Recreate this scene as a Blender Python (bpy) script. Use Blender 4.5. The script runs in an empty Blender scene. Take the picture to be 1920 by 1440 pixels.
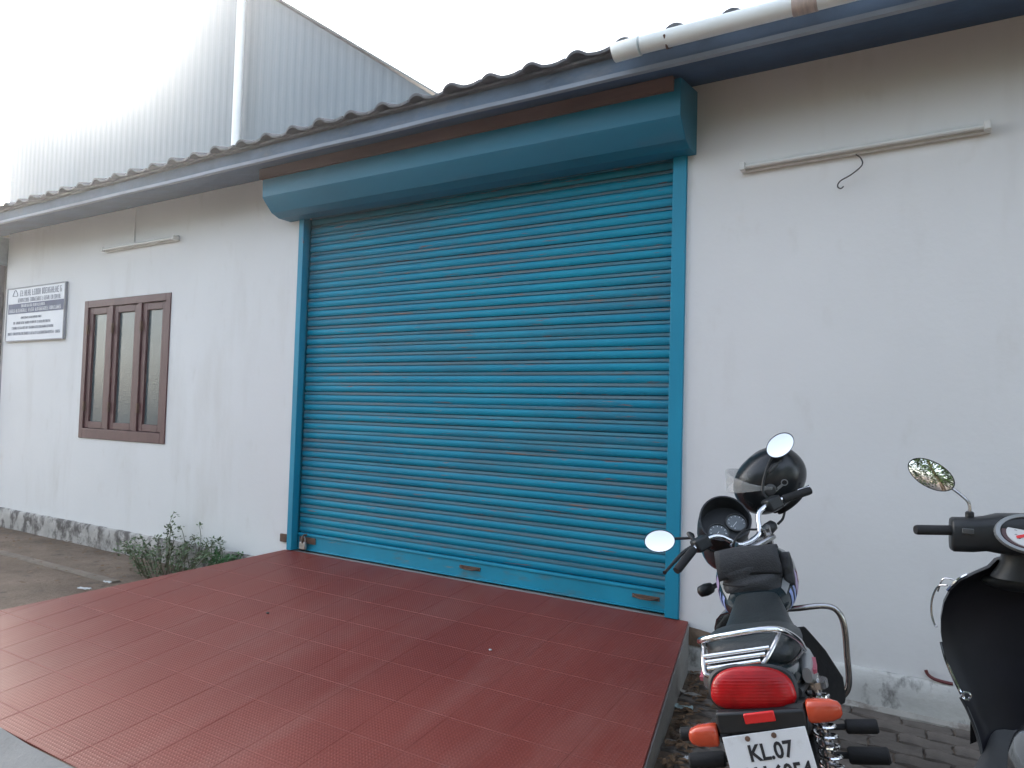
import bpy, math, random
from math import sin, cos, pi, radians
from mathutils import Vector, Matrix, noise

random.seed(7)
scn = bpy.context.scene
col = scn.collection

# ------------------------------------------------------------------ camera
cam_d = bpy.data.cameras.new('camera')
cam = bpy.data.objects.new('camera', cam_d)
col.objects.link(cam)
cam_d.sensor_width = 36.0
cam_d.lens = 25.49
cam_d.clip_start = 0.05
cam_d.clip_end = 3000
CR = Vector((0.850653, 0.524985, 0.027928))      # camera right in the world
CU = Vector((-0.003093, -0.048124, 0.998837))    # camera up
CB = Vector((0.525718, -0.849750, -0.039313))    # camera back
CAM = Vector((0.0, -4.2045, 1.463))
cam.matrix_world = Matrix(((CR.x, CU.x, CB.x, CAM.x), (CR.y, CU.y, CB.y, CAM.y), (CR.z, CU.z, CB.z, CAM.z), (0, 0, 0, 1)))
scn.camera = cam

# ------------------------------------------------------------------ sky and sun (behind the building, upper left)
SUN_EL = radians(24.5)
SUN_AZ = radians(-64.5)                            # from +Y, negative is towards -X
world = bpy.data.worlds.new('World')
scn.world = world
world.use_nodes = True
wn = world.node_tree
bg = wn.nodes['Background']
sky = wn.nodes.new('ShaderNodeTexSky')
sky.sky_type = 'NISHITA'
sky.sun_disc = False
sky.sun_elevation = SUN_EL
sky.sun_rotation = SUN_AZ
sky.air_density = 1.0
sky.dust_density = 2.0
sky.ozone_density = 0.6
hsv = wn.nodes.new('ShaderNodeHueSaturation')      # hazy white tropical sky
hsv.inputs['Saturation'].default_value = 0.56
wn.links.new(sky.outputs[0], hsv.inputs['Color'])
wn.links.new(hsv.outputs[0], bg.inputs[0])
bg.inputs[1].default_value = 0.15
sd = bpy.data.lights.new('sun', 'SUN')
sd.energy = 2.0
sd.angle = radians(0.53)
sd.color = (1.0, 0.93, 0.82)
sun = bpy.data.objects.new('sun', sd)
col.objects.link(sun)
sun_dir = Vector((sin(SUN_AZ) * cos(SUN_EL), cos(SUN_AZ) * cos(SUN_EL), sin(SUN_EL)))
sun.rotation_euler = sun_dir.to_track_quat('Z', 'Y').to_euler()
sun.location = sun_dir * 60
scn.view_settings.view_transform = 'Standard'
scn.view_settings.look = 'None'
scn.view_settings.gamma = 1.0
scn.view_settings.use_curve_mapping = False
scn.view_settings.exposure = 2.13
scn.cycles.max_bounces = 7
scn.cycles.caustics_reflective = False
scn.cycles.caustics_refractive = False

# ------------------------------------------------------------------ materials
MATS = {}

def mat(name, base, rough=0.6, metal=0.0, var=0.12, vscale=6.0, vstretch=(1, 1, 1), bump=0.0, bscale=60.0,
        spec=0.5, coat=0.0, marks=(), trans=0.0, coords='Object'):
    """Principled paint with a soft tonal variation, optional fine bump and marks = [(colour, scale, stretch, lo, hi, amount)]."""
    if name in MATS:
        return MATS[name]
    m = bpy.data.materials.new(name)
    m.use_nodes = True
    nt = m.node_tree
    N, L = nt.nodes, nt.links
    b = N['Principled BSDF']
    b.inputs['Roughness'].default_value = rough
    b.inputs['Metallic'].default_value = metal
    b.inputs['Specular IOR Level'].default_value = spec
    b.inputs['Coat Weight'].default_value = coat
    b.inputs['Transmission Weight'].default_value = trans
    tc = N.new('ShaderNodeNewGeometry' if coords == 'Position' else 'ShaderNodeTexCoord')

    def noise_fac(scale, stretch, detail=5.0, rough_=0.6):
        mp = N.new('ShaderNodeMapping')
        mp.inputs['Scale'].default_value = stretch
        L.new(tc.outputs[coords], mp.inputs[0])
        n = N.new('ShaderNodeTexNoise')
        n.inputs['Scale'].default_value = scale
        n.inputs['Detail'].default_value = detail
        n.inputs['Roughness'].default_value = rough_
        L.new(mp.outputs[0], n.inputs['Vector'])
        return n.outputs[0]

    c = Vector(base[:3])
    ramp = N.new('ShaderNodeValToRGB')
    ramp.color_ramp.elements[0].position = 0.3
    ramp.color_ramp.elements[1].position = 0.7
    ramp.color_ramp.elements[0].color = (*[max(0, x * (1 - var)) for x in c], 1)
    ramp.color_ramp.elements[1].color = (*[min(1, x * (1 + var)) for x in c], 1)
    L.new(noise_fac(vscale, vstretch), ramp.inputs[0])
    out = ramp.outputs[0]
    for (mc, sc_, st, lo, hi, amt) in marks:
        r = N.new('ShaderNodeMapRange')
        r.inputs[1].default_value = lo
        r.inputs[2].default_value = hi
        r.inputs[3].default_value = 0
        r.inputs[4].default_value = amt
        L.new(noise_fac(sc_, st, 6.0, 0.65), r.inputs[0])
        mx = N.new('ShaderNodeMix')
        mx.data_type = 'RGBA'
        mx.inputs[7].default_value = (*mc, 1)
        L.new(r.outputs[0], mx.inputs[0])
        L.new(out, mx.inputs[6])
        out = mx.outputs[2]
    L.new(out, b.inputs['Base Color'])
    if bump:
        bn = N.new('ShaderNodeBump')
        bn.inputs['Strength'].default_value = bump
        bn.inputs['Distance'].default_value = 0.01
        L.new(noise_fac(bscale, (1, 1, 1), 4.0), bn.inputs['Height'])
        L.new(bn.outputs[0], b.inputs['Normal'])
    MATS[name] = m
    return m


WALLW = mat('white_wall_paint', (0.80, 0.80, 0.79), 0.75, var=0.03, vscale=0.9, bump=0.12, bscale=25,
            marks=[((0.58, 0.55, 0.50), 1.6, (1, 1, 0.22), 0.54, 0.78, 0.45), ((0.66, 0.64, 0.60), 6, (1, 1, 0.5), 0.58, 0.74, 0.4), ((0.40, 0.37, 0.33), 30, (1, 1, 1), 0.69, 0.74, 0.5)])
PLINTH = mat('mildewed_white_plinth', (0.62, 0.62, 0.59), 0.85, var=0.12, vscale=4, bump=0.5, bscale=22,
             marks=[((0.10, 0.095, 0.09), 9, (1, 1, 0.6), 0.54, 0.66, 0.75), ((0.30, 0.24, 0.18), 3, (1, 1, 2), 0.55, 0.75, 0.5)])
PLINTHD = mat('dark_stained_plinth', (0.46, 0.44, 0.41), 0.9, var=0.2, vscale=4, bump=0.6, bscale=18,
              marks=[((0.075, 0.065, 0.06), 7, (1, 1, 0.7), 0.455, 0.59, 0.88), ((0.55, 0.53, 0.5), 8, (1, 1, 1), 0.6, 0.66, 0.8)])
CONC = mat('grey_concrete', (0.33, 0.32, 0.30), 0.9, var=0.15, vscale=3, bump=0.5, bscale=30,
           marks=[((0.16, 0.14, 0.12), 5, (1, 1, 1), 0.55, 0.7, 0.6)])
BROWNWOOD = mat('brown_window_paint', (0.105, 0.042, 0.044), 0.5, var=0.15, vscale=5, vstretch=(3, 3, 0.5), bump=0.15, bscale=30)
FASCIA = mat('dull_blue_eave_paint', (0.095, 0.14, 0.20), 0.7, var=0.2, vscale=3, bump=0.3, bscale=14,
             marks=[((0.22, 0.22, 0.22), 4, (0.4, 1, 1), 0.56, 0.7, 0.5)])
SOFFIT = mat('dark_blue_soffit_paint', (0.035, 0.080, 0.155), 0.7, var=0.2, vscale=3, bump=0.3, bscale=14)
BATTEN = mat('brown_batten_wood', (0.17, 0.105, 0.09), 0.75, var=0.25, vscale=3, vstretch=(0.3, 2, 2))
TILEROOF = mat('weathered_roof_tile', (0.13, 0.135, 0.145), 0.85, var=0.3, vscale=5, bump=0.5, bscale=20,
               marks=[((0.32, 0.30, 0.27), 6, (1, 1, 1), 0.56, 0.7, 0.6)])
PVC = mat('dusty_white_pvc', (0.80, 0.83, 0.80), 0.45, var=0.06, vscale=4,
          marks=[((0.36, 0.35, 0.30), 3, (0.3, 1, 1), 0.55, 0.75, 0.4)])
PVCW = mat('clean_white_pvc', (0.85, 0.86, 0.86), 0.4, var=0.03)
STAIN = mat('rust_stained_joint', (0.45, 0.36, 0.31), 0.6, var=0.25, vscale=9, vstretch=(6, 1, 1))
TUBEW = mat('dusty_batten_paint', (0.74, 0.74, 0.71), 0.5, var=0.08)
WIRE = mat('dark_wire', (0.06, 0.05, 0.05), 0.6)
RUST = mat('rusted_iron', (0.13, 0.075, 0.05), 0.8, var=0.35, vscale=14, bump=0.5, bscale=60)
STEEL = mat('worn_steel', (0.45, 0.43, 0.40), 0.42, metal=0.9, var=0.2, vscale=14)
CHROME = mat('chrome', (0.82, 0.83, 0.85), 0.10, metal=1.0, var=0.04)
DCHROME = mat('dull_chrome', (0.50, 0.49, 0.49), 0.22, metal=1.0, var=0.15, vscale=14)
BLACKP = mat('black_plastic', (0.016, 0.018, 0.020), 0.45, var=0.2, vscale=9)
BLACKR = mat('black_rubber', (0.018, 0.018, 0.019), 0.75, var=0.2, vscale=9, bump=0.2, bscale=80)
BLACKG = mat('gloss_black_paint', (0.010, 0.010, 0.012), 0.14, var=0.1, coat=0.6)
DGREEN = mat('dark_teal_black_paint', (0.012, 0.022, 0.026), 0.2, var=0.15, coat=0.5)
SEATM = mat('black_seat_vinyl', (0.022, 0.028, 0.030), 0.42, var=0.2, vscale=12, bump=0.25, bscale=110)
GREYP = mat('dark_grey_plastic', (0.07, 0.072, 0.072), 0.5, var=0.15, vscale=8)
SILVERP = mat('silver_paint', (0.30, 0.31, 0.31), 0.3, metal=0.3, var=0.1)
PINK = mat('pink_decal', (0.55, 0.12, 0.17), 0.4)
LILAC = mat('lilac_decal', (0.42, 0.30, 0.48), 0.4)
BLUEDEC = mat('pale_blue_decal', (0.25, 0.32, 0.60), 0.4)
PLATEW = mat('number_plate_white', (0.80, 0.81, 0.82), 0.45, var=0.03, vscale=9, marks=[((0.5, 0.48, 0.45), 14, (1, 1, 1), 0.62, 0.75, 0.35)])
INK = mat('black_lettering', (0.02, 0.02, 0.024), 0.55)
NAVY = mat('navy_lettering', (0.20, 0.22, 0.28), 0.6)
NAVYBAND = mat('navy_sign_band', (0.10, 0.12, 0.20), 0.6)
SIGNW = mat('sign_board_white', (0.70, 0.73, 0.78), 0.45, var=0.03)
REDLENS = mat('red_lamp_lens', (0.36, 0.006, 0.008), 0.22, var=0.35, vscale=16, spec=0.35)
REDREF = mat('red_reflector', (0.75, 0.03, 0.03), 0.25, var=0.08)
ORANGE = mat('orange_indicator_lens', (0.55, 0.070, 0.028), 0.25, var=0.12, vscale=14, coat=0.3)
BAGM = mat('black_bag_nylon', (0.030, 0.031, 0.034), 0.65, var=0.25, vscale=14, bump=0.4, bscale=160)
GAUGE = mat('gauge_face', (0.12, 0.14, 0.15), 0.25, var=0.2, vscale=30, coat=0.6)
GAUGEW = mat('white_gauge_face', (0.65, 0.64, 0.62), 0.3, var=0.06, coat=0.6)
LINING = mat('helmet_lining', (0.02, 0.02, 0.022), 0.95, var=0.2)
HELM = mat('black_helmet_paint', (0.016, 0.019, 0.022), 0.26, var=0.25, vscale=9)
MIRRORM = mat('mirror_glass', (0.93, 0.94, 0.95), 0.02, metal=1.0, var=0.0)
LEAFD = mat('weed_leaf_green', (0.110, 0.160, 0.075), 0.6, var=0.35, vscale=5)
LEAFB = mat('bright_weed_leaf', (0.055, 0.16, 0.045), 0.55, var=0.3, vscale=5)
STEMM = mat('weed_stem', (0.10, 0.10, 0.05), 0.7)
BARK = mat('tree_bark', (0.10, 0.075, 0.055), 0.9, var=0.3, vscale=8, bump=0.6, bscale=20)
TREELEAF = mat('tree_leaf_green', (0.055, 0.10, 0.030), 0.55, var=0.35, vscale=1.2)
DRYLEAF = mat('dry_leaf_brown', (0.16, 0.095, 0.05), 0.8, var=0.5, vscale=9)
PAPER = mat('scrap_paper', (0.62, 0.64, 0.64), 0.8, var=0.1)
PAPERT = mat('pale_teal_wrapper', (0.42, 0.55, 0.55), 0.5, var=0.15, vscale=20)
REDPIPE = mat('dark_red_plastic', (0.14, 0.035, 0.035), 0.5)
WARE = mat('pale_grey_corrugated_sheet', (0.135, 0.175, 0.205), 0.5, metal=0.0, var=0.08, vscale=0.7, vstretch=(1, 1, 0.2),
           marks=[((0.22, 0.22, 0.22), 1.5, (2, 1, 0.2), 0.58, 0.75, 0.4)])
GREYWALL = mat('grey_recess_wall', (0.30, 0.30, 0.32), 0.8, var=0.15, vscale=2)


def glass_mat():
    m = bpy.data.materials.new('frosted_window_glass')
    m.use_nodes = True
    nt = m.node_tree
    b = nt.nodes['Principled BSDF']
    b.inputs['Roughness'].default_value = 0.13
    b.inputs['Specular IOR Level'].default_value = 0.6
    tc = nt.nodes.new('ShaderNodeTexCoord')
    n = nt.nodes.new('ShaderNodeTexNoise')
    n.inputs['Scale'].default_value = 3.0
    nt.links.new(tc.outputs['Object'], n.inputs['Vector'])
    r = nt.nodes.new('ShaderNodeValToRGB')
    r.color_ramp.elements[0].color = (0.055, 0.080, 0.090, 1)
    r.color_ramp.elements[1].color = (0.10, 0.135, 0.148, 1)
    nt.links.new(n.outputs[0], r.inputs[0])
    nt.links.new(r.outputs[0], b.inputs['Base Color'])
    v = nt.nodes.new('ShaderNodeTexVoronoi')
    v.inputs['Scale'].default_value = 55
    nt.links.new(tc.outputs['Object'], v.inputs['Vector'])
    bp = nt.nodes.new('ShaderNodeBump')
    bp.inputs['Strength'].default_value = 0.08
    bp.inputs['Distance'].default_value = 0.01
    nt.links.new(v.outputs['Distance'], bp.inputs['Height'])
    nt.links.new(bp.outputs[0], b.inputs['Normal'])
    return m


WGLASS = glass_mat()


def visor_mat():
    m = bpy.data.materials.new('clear_visor_plastic')
    m.use_nodes = True
    nt = m.node_tree
    b = nt.nodes['Principled BSDF']
    b.inputs['Base Color'].default_value = (0.75, 0.76, 0.74, 1)
    b.inputs['Roughness'].default_value = 0.08
    b.inputs['Alpha'].default_value = 0.28
    return m


VISOR = visor_mat()


def shutter_mat():
    """Blue gloss paint, rust scratches running along the slats, dust lying on the up-facing rolled edges."""
    m = bpy.data.materials.new('blue_shutter_paint')
    m.use_nodes = True
    nt = m.node_tree
    N, L = nt.nodes, nt.links
    b = N['Principled BSDF']
    b.inputs['Roughness'].default_value = 0.5
    b.inputs['Specular IOR Level'].default_value = 0.3
    geo = N.new('ShaderNodeNewGeometry')

    def nz(scale, stretch, detail=6.0):
        mp = N.new('ShaderNodeMapping')
        mp.inputs['Scale'].default_value = stretch
        L.new(geo.outputs['Position'], mp.inputs[0])
        n = N.new('ShaderNodeTexNoise')
        n.inputs['Scale'].default_value = scale
        n.inputs['Detail'].default_value = detail
        n.inputs['Roughness'].default_value = 0.65
        L.new(mp.outputs[0], n.inputs['Vector'])
        return n.outputs[0]

    def mrange(src, lo, hi, amt):
        r = N.new('ShaderNodeMapRange')
        r.inputs[1].default_value = lo
        r.inputs[2].default_value = hi
        r.inputs[3].default_value = 0
        r.inputs[4].default_value = amt
        L.new(src, r.inputs[0])
        return r.outputs[0]

    def mix(fac, a, colr):
        mx = N.new('ShaderNodeMix')
        mx.data_type = 'RGBA'
        L.new(fac, mx.inputs[0])
        L.new(a, mx.inputs[6])
        mx.inputs[7].default_value = (*colr, 1)
        return mx.outputs[2]

    base = N.new('ShaderNodeValToRGB')
    base.color_ramp.elements[0].position = 0.3
    base.color_ramp.elements[1].position = 0.72
    base.color_ramp.elements[0].color = (0.003, 0.225, 0.365, 1)
    base.color_ramp.elements[1].color = (0.006, 0.325, 0.47, 1)
    L.new(nz(0.9, (0.7, 1, 2.0)), base.inputs[0])
    o = base.outputs[0]
    # dull dirty patches rubbed along the curtain
    o = mix(mrange(nz(1.1, (0.55, 1, 3.0)), 0.50, 0.70, 0.65), o, (0.055, 0.13, 0.17))
    # rust scratches
    o = mix(mrange(nz(5.0, (0.9, 1, 13.0)), 0.625, 0.67, 0.75), o, (0.26, 0.12, 0.08))
    # dust lying on faces that look up
    sep = N.new('ShaderNodeSeparateXYZ')
    L.new(geo.outputs['Normal'], sep.inputs[0])
    up = mrange(sep.outputs[2], 0.42, 0.75, 1.0)
    dn = mrange(nz(3.0, (0.5, 1, 4.0)), 0.30, 0.60, 0.75)
    mu = N.new('ShaderNodeMath')
    mu.operation = 'MULTIPLY'
    L.new(up, mu.inputs[0])
    L.new(dn, mu.inputs[1])
    o = mix(mu.outputs[0], o, (0.20, 0.17, 0.16))
    L.new(o, b.inputs['Base Color'])
    bp = N.new('ShaderNodeBump')
    bp.inputs['Strength'].default_value = 0.15
    bp.inputs['Distance'].default_value = 0.01
    L.new(nz(3.0, (0.6, 1, 3)), bp.inputs['Height'])
    L.new(bp.outputs[0], b.inputs['Normal'])
    return m


SHUT = shutter_mat()
SHUTEDGE = mat('dusty_slat_edge', (0.045, 0.20, 0.27), 0.7, var=0.3, vscale=2, vstretch=(0.6, 1, 8), coords='Position',
               marks=[((0.15, 0.16, 0.165), 1.3, (0.7, 1, 3), 0.40, 0.66, 0.75), ((0.24, 0.13, 0.09), 5, (0.8, 1, 9), 0.60, 0.67, 0.75)])
HOODM = mat('blue_hood_paint', (0.010, 0.185, 0.30), 0.45, var=0.12, vscale=1.6, vstretch=(0.5, 1, 2), bump=0.15, bscale=4,
            marks=[((0.10, 0.12, 0.14), 2.0, (0.4, 1, 2.5), 0.57, 0.75, 0.4)])
RAILM = mat('blue_guide_paint', (0.003, 0.26, 0.41), 0.5, var=0.10, vscale=4, vstretch=(1, 1, 0.3),
            marks=[((0.16, 0.11, 0.08), 10, (1, 1, 0.4), 0.66, 0.72, 0.8)])


def chequer_mat():
    """Red chequered cement tile: small round studs as relief, dust film in patches."""
    m = bpy.data.materials.new('red_chequered_tile')
    m.use_nodes = True
    nt = m.node_tree
    N, L = nt.nodes, nt.links
    b = N['Principled BSDF']
    tc = N.new('ShaderNodeTexCoord')
    geo = N.new('ShaderNodeNewGeometry')
    oi = N.new('ShaderNodeObjectInfo')
    sep = N.new('ShaderNodeSeparateXYZ')
    L.new(tc.outputs['Object'], sep.inputs[0])

    def math(op, a, bb=None):
        n = N.new('ShaderNodeMath')
        n.operation = op
        for i, v in enumerate((a, bb)):
            if v is None:
                continue
            if isinstance(v, (int, float)):
                n.inputs[i].default_value = v
            else:
                L.new(v, n.inputs[i])
        return n.outputs[0]

    k = 2 * pi / 0.0254
    u = math('ADD', sep.outputs[0], sep.outputs[1])
    v = math('SUBTRACT', sep.outputs[0], sep.outputs[1])
    su = math('SINE', math('MULTIPLY', u, k * 0.7071))
    sv = math('SINE', math('MULTIPLY', v, k * 0.7071))
    pr = math('MULTIPLY', su, sv)
    st = N.new('ShaderNodeMapRange')
    st.interpolation_type = 'SMOOTHSTEP'
    st.inputs[1].default_value = 0.2
    st.inputs[2].default_value = 0.75
    L.new(pr, st.inputs[0])
    bp = N.new('ShaderNodeBump')
    bp.inputs['Strength'].default_value = 0.45
    bp.inputs['Distance'].default_value = 0.0025
    L.new(st.outputs[0], bp.inputs['Height'])
    L.new(bp.outputs[0], b.inputs['Normal'])
    n1 = N.new('ShaderNodeTexNoise')
    n1.inputs['Scale'].default_value = 1.1
    n1.inputs['Detail'].default_value = 6
    L.new(geo.outputs['Position'], n1.inputs['Vector'])
    n2 = N.new('ShaderNodeTexNoise')
    n2.inputs['Scale'].default_value = 40
    n2.inputs['Detail'].default_value = 3
    L.new(geo.outputs['Position'], n2.inputs['Vector'])
    f = math('ADD', math('MULTIPLY', n1.outputs[0], 0.75), math('MULTIPLY', n2.outputs[0], 0.15))
    f = math('ADD', f, math('MULTIPLY', oi.outputs['Random'], 0.05))
    r = N.new('ShaderNodeValToRGB')
    r.color_ramp.elements[0].position = 0.35
    r.color_ramp.elements[1].position = 0.72
    r.color_ramp.elements[0].color = (0.205, 0.042, 0.030, 1)
    r.color_ramp.elements[1].color = (0.265, 0.062, 0.045, 1)
    L.new(f, r.inputs[0])
    mp3 = N.new('ShaderNodeMapping')
    mp3.inputs['Scale'].default_value = (2.6, 0.45, 1)
    L.new(geo.outputs['Position'], mp3.inputs[0])
    n3 = N.new('ShaderNodeTexNoise')
    n3.inputs['Scale'].default_value = 1.3
    n3.inputs['Detail'].default_value = 8
    n3.inputs['Roughness'].default_value = 0.7
    L.new(mp3.outputs[0], n3.inputs['Vector'])
    d3 = N.new('ShaderNodeMapRange')
    d3.inputs[1].default_value = 0.48
    d3.inputs[2].default_value = 0.72
    d3.inputs[4].default_value = 0.40
    L.new(n3.outputs[0], d3.inputs[0])
    mx3 = N.new('ShaderNodeMix')
    mx3.data_type = 'RGBA'
    mx3.inputs[7].default_value = (0.30, 0.13, 0.105, 1)
    L.new(d3.outputs[0], mx3.inputs[0])
    L.new(r.outputs[0], mx3.inputs[6])
    L.new(mx3.outputs[2], b.inputs['Base Color'])
    rr = N.new('ShaderNodeMapRange')
    rr.inputs[1].default_value = 0.3
    rr.inputs[2].default_value = 0.7
    rr.inputs[3].default_value = 0.38
    rr.inputs[4].default_value = 0.50
    L.new(n1.outputs[0], rr.inputs[0])
    L.new(rr.outputs[0], b.inputs['Roughness'])
    b.inputs['Specular IOR Level'].default_value = 0.28
    return m


CHEQ = chequer_mat()
GROUT = mat('pink_grey_grout', (0.235, 0.062, 0.047), 0.85, var=0.2, vscale=6)


def ground_mat():
    m = bpy.data.materials.new('dusty_yard_ground')
    m.use_nodes = True
    nt = m.node_tree
    N, L = nt.nodes, nt.links
    b = N['Principled BSDF']
    b.inputs['Roughness'].default_value = 0.95
    geo = N.new('ShaderNodeNewGeometry')

    def nz(scale, detail=7):
        n = N.new('ShaderNodeTexNoise')
        n.inputs['Scale'].default_value = scale
        n.inputs['Detail'].default_value = detail
        n.inputs['Roughness'].default_value = 0.68
        L.new(geo.outputs['Position'], n.inputs['Vector'])
        return n.outputs[0]

    r = N.new('ShaderNodeValToRGB')
    e = r.color_ramp.elements
    e[0].position = 0.30
    e[0].color = (0.110, 0.076, 0.052, 1)
    e[1].position = 0.72
    e[1].color = (0.250, 0.190, 0.140, 1)
    L.new(nz(1.7), r.inputs[0])
    r2 = N.new('ShaderNodeMapRange')
    r2.inputs[1].default_value = 0.56
    r2.inputs[2].default_value = 0.68
    r2.inputs[4].default_value = 0.75
    L.new(nz(9.0), r2.inputs[0])
    mx = N.new('ShaderNodeMix')
    mx.data_type = 'RGBA'
    mx.inputs[7].default_value = (0.06, 0.05, 0.042, 1)
    L.new(r2.outputs[0], mx.inputs[0])
    L.new(r.outputs[0], mx.inputs[6])
    L.new(mx.outputs[2], b.inputs['Base Color'])
    bp = N.new('ShaderNodeBump')
    bp.inputs['Strength'].default_value = 0.7
    bp.inputs['Distance'].default_value = 0.025
    L.new(nz(24.0), bp.inputs['Height'])
    L.new(bp.outputs[0], b.inputs['Normal'])
    return m


GROUNDM = ground_mat()
PAVER = mat('dirty_grey_paver', (0.165, 0.142, 0.122), 0.9, var=0.35, vscale=5, bump=0.6, bscale=35,
            marks=[((0.06, 0.05, 0.045), 7, (1, 1, 1), 0.55, 0.7, 0.6), ((0.22, 0.20, 0.17), 4, (1, 1, 1), 0.58, 0.72, 0.5)])


# ------------------------------------------------------------------ mesh builder
def spline(pts, k=6):
    """Catmull-Rom through the points."""
    P = [Vector(p) for p in pts]
    P = [P[0] * 2 - P[1]] + P + [P[-1] * 2 - P[-2]]
    out = []
    for i in range(1, len(P) - 2):
        for j in range(k):
            t = j / k
            a, b_, c, d = P[i - 1], P[i], P[i + 1], P[i + 2]
            out.append(0.5 * ((2 * b_) + (c - a) * t + (2 * a - 5 * b_ + 4 * c - d) * t * t + (3 * b_ - a - 3 * c + d) * t ** 3))
    out.append(P[-2])
    return out


class MB:
    def __init__(self):
        self.v, self.f = [], []

    def add(self, vs, fs, M=None):
        o = len(self.v)
        for p in vs:
            p = Vector(p)
            self.v.append(M @ p if M else p)
        for f in fs:
            self.f.append([i + o for i in f])
        return self

    def box(self, lo, hi, M=None):
        x0, y0, z0 = lo
        x1, y1, z1 = hi
        return self.add([(x0, y0, z0), (x1, y0, z0), (x1, y1, z0), (x0, y1, z0), (x0, y0, z1), (x1, y0, z1), (x1, y1, z1), (x0, y1, z1)],
                        [(0, 3, 2, 1), (4, 5, 6, 7), (0, 1, 5, 4), (1, 2, 6, 5), (2, 3, 7, 6), (3, 0, 4, 7)], M)

    def loft(self, rings, closed_ends=True, M=None, ring_closed=True):
        n = len(rings[0])
        vs = [p for r in rings for p in r]
        fs = []
        for i in range(len(rings) - 1):
            for j in range(n if ring_closed else n - 1):
                a, b_ = i * n + j, i * n + (j + 1) % n
                fs.append((a, b_, b_ + n, a + n))
        if closed_ends:
            fs.append(tuple(reversed(range(n))))
            fs.append(tuple(range((len(rings) - 1) * n, len(rings) * n)))
        return self.add(vs, fs, M)

    def tube(self, pts, r, n=10, M=None, ends=True):
        pts = [Vector(p) for p in pts]
        rs = r if isinstance(r, (list, tuple)) else [r] * len(pts)
        T = []
        for i in range(len(pts)):
            a = pts[max(0, i - 1)]
            b_ = pts[min(len(pts) - 1, i + 1)]
            T.append((b_ - a).normalized())
        up = Vector((0, 0, 1)) if abs(T[0].z) < 0.9 else Vector((1, 0, 0))
        u = T[0].cross(up).normalized()
        rings = []
        for i, p in enumerate(pts):
            u = (u - T[i] * u.dot(T[i]))
            u.normalize()
            w = T[i].cross(u)
            rings.append([p + (u * cos(2 * pi * j / n) + w * sin(2 * pi * j / n)) * rs[i] for j in range(n)])
        return self.loft(rings, ends, M)

    def lathe(self, prof, n=24, M=None, ends=True):
        """prof [(r, z)] about local z."""
        rings = [[Vector((r_ * cos(2 * pi * j / n), r_ * sin(2 * pi * j / n), z)) for j in range(n)] for r_, z in prof]
        return self.loft(rings, ends, M)

    def torus(self, R_, r_, n=40, k=12, M=None):
        vs, fs = [], []
        for i in range(n):
            a = 2 * pi * i / n
            for j in range(k):
                b_ = 2 * pi * j / k
                vs.append(((R_ + r_ * cos(b_)) * cos(a), (R_ + r_ * cos(b_)) * sin(a), r_ * sin(b_)))
        for i in range(n):
            for j in range(k):
                fs.append((i * k + j, ((i + 1) % n) * k + j, ((i + 1) % n) * k + (j + 1) % k, i * k + (j + 1) % k))
        return self.add(vs, fs, M)

    def ellipsoid(self, c, rad, n=20, k=12, M=None, z0=-1.0, z1=1.0, e=1.0):
        """part of an ellipsoid between the given fractions of its height."""
        prof = []
        a0, a1 = math.asin(max(-1, z0)), math.asin(min(1, z1))
        for i in range(k + 1):
            t = a0 + (a1 - a0) * i / k
            prof.append((max(1e-4, cos(t)), sin(t)))
        rings = []
        for r_, z in prof:
            ring = []
            for j in range(n):
                a = 2 * pi * j / n
                cx, sy = cos(a), sin(a)
                cx = math.copysign(abs(cx) ** e, cx)
                sy = math.copysign(abs(sy) ** e, sy)
                ring.append(Vector((c[0] + rad[0] * r_ * cx, c[1] + rad[1] * r_ * sy, c[2] + rad[2] * z)))
            rings.append(ring)
        return self.loft(rings, True, M)

    def prism(self, poly, y0, y1, M=None):
        """polygon in x, z pushed along y."""
        n = len(poly)
        vs = [(x, y0, z) for x, z in poly] + [(x, y1, z) for x, z in poly]
        fs = [tuple(range(n)), tuple(reversed(range(n, 2 * n)))] + [(i + n, (i + 1) % n + n, (i + 1) % n, i)[::-1] for i in range(n)]
        return self.add(vs, fs, M)

    def mesh(self, name, smooth=True, angle=35):
        me = bpy.data.meshes.new(name)
        me.from_pydata([tuple(p) for p in self.v], [], self.f)
        me.validate()
        import bmesh
        bm = bmesh.new()
        bm.from_mesh(me)
        bmesh.ops.recalc_face_normals(bm, faces=bm.faces)
        bm.to_mesh(me)
        bm.free()
        if smooth:
            me.shade_smooth()
            me.set_sharp_from_angle(angle=radians(angle))
        return me

    def build(self, name, m, parent=None, smooth=True, bevel=0.0, seg=2, angle=35):
        o = link(name, self.mesh(name, smooth, angle), m, parent)
        if bevel:
            b_ = o.modifiers.new('bevel', 'BEVEL')
            b_.width = bevel
            b_.segments = seg
            b_.limit_method = 'ANGLE'
            b_.angle_limit = radians(40)
        return o


def link(name, me, m=None, parent=None):
    o = bpy.data.objects.new(name, me)
    col.objects.link(o)
    if m is not None:
        if me.materials:
            me.materials[0] = m
        else:
            me.materials.append(m)
    if parent is not None:
        o.parent = parent
    return o


def thing(name, label, cat, loc=(0, 0, 0), rot=(0, 0, 0), group=None):
    o = bpy.data.objects.new(name, None)
    col.objects.link(o)
    o.empty_display_size = 0.1
    o.location = loc
    o.rotation_euler = rot
    return tag(o, label, cat, group)


def tag(o, label, cat, group=None):
    o['label'] = label
    o['category'] = cat
    if group:
        o['group'] = group
    return o


def struct(o, kind='structure'):
    o['kind'] = kind
    return o


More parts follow.
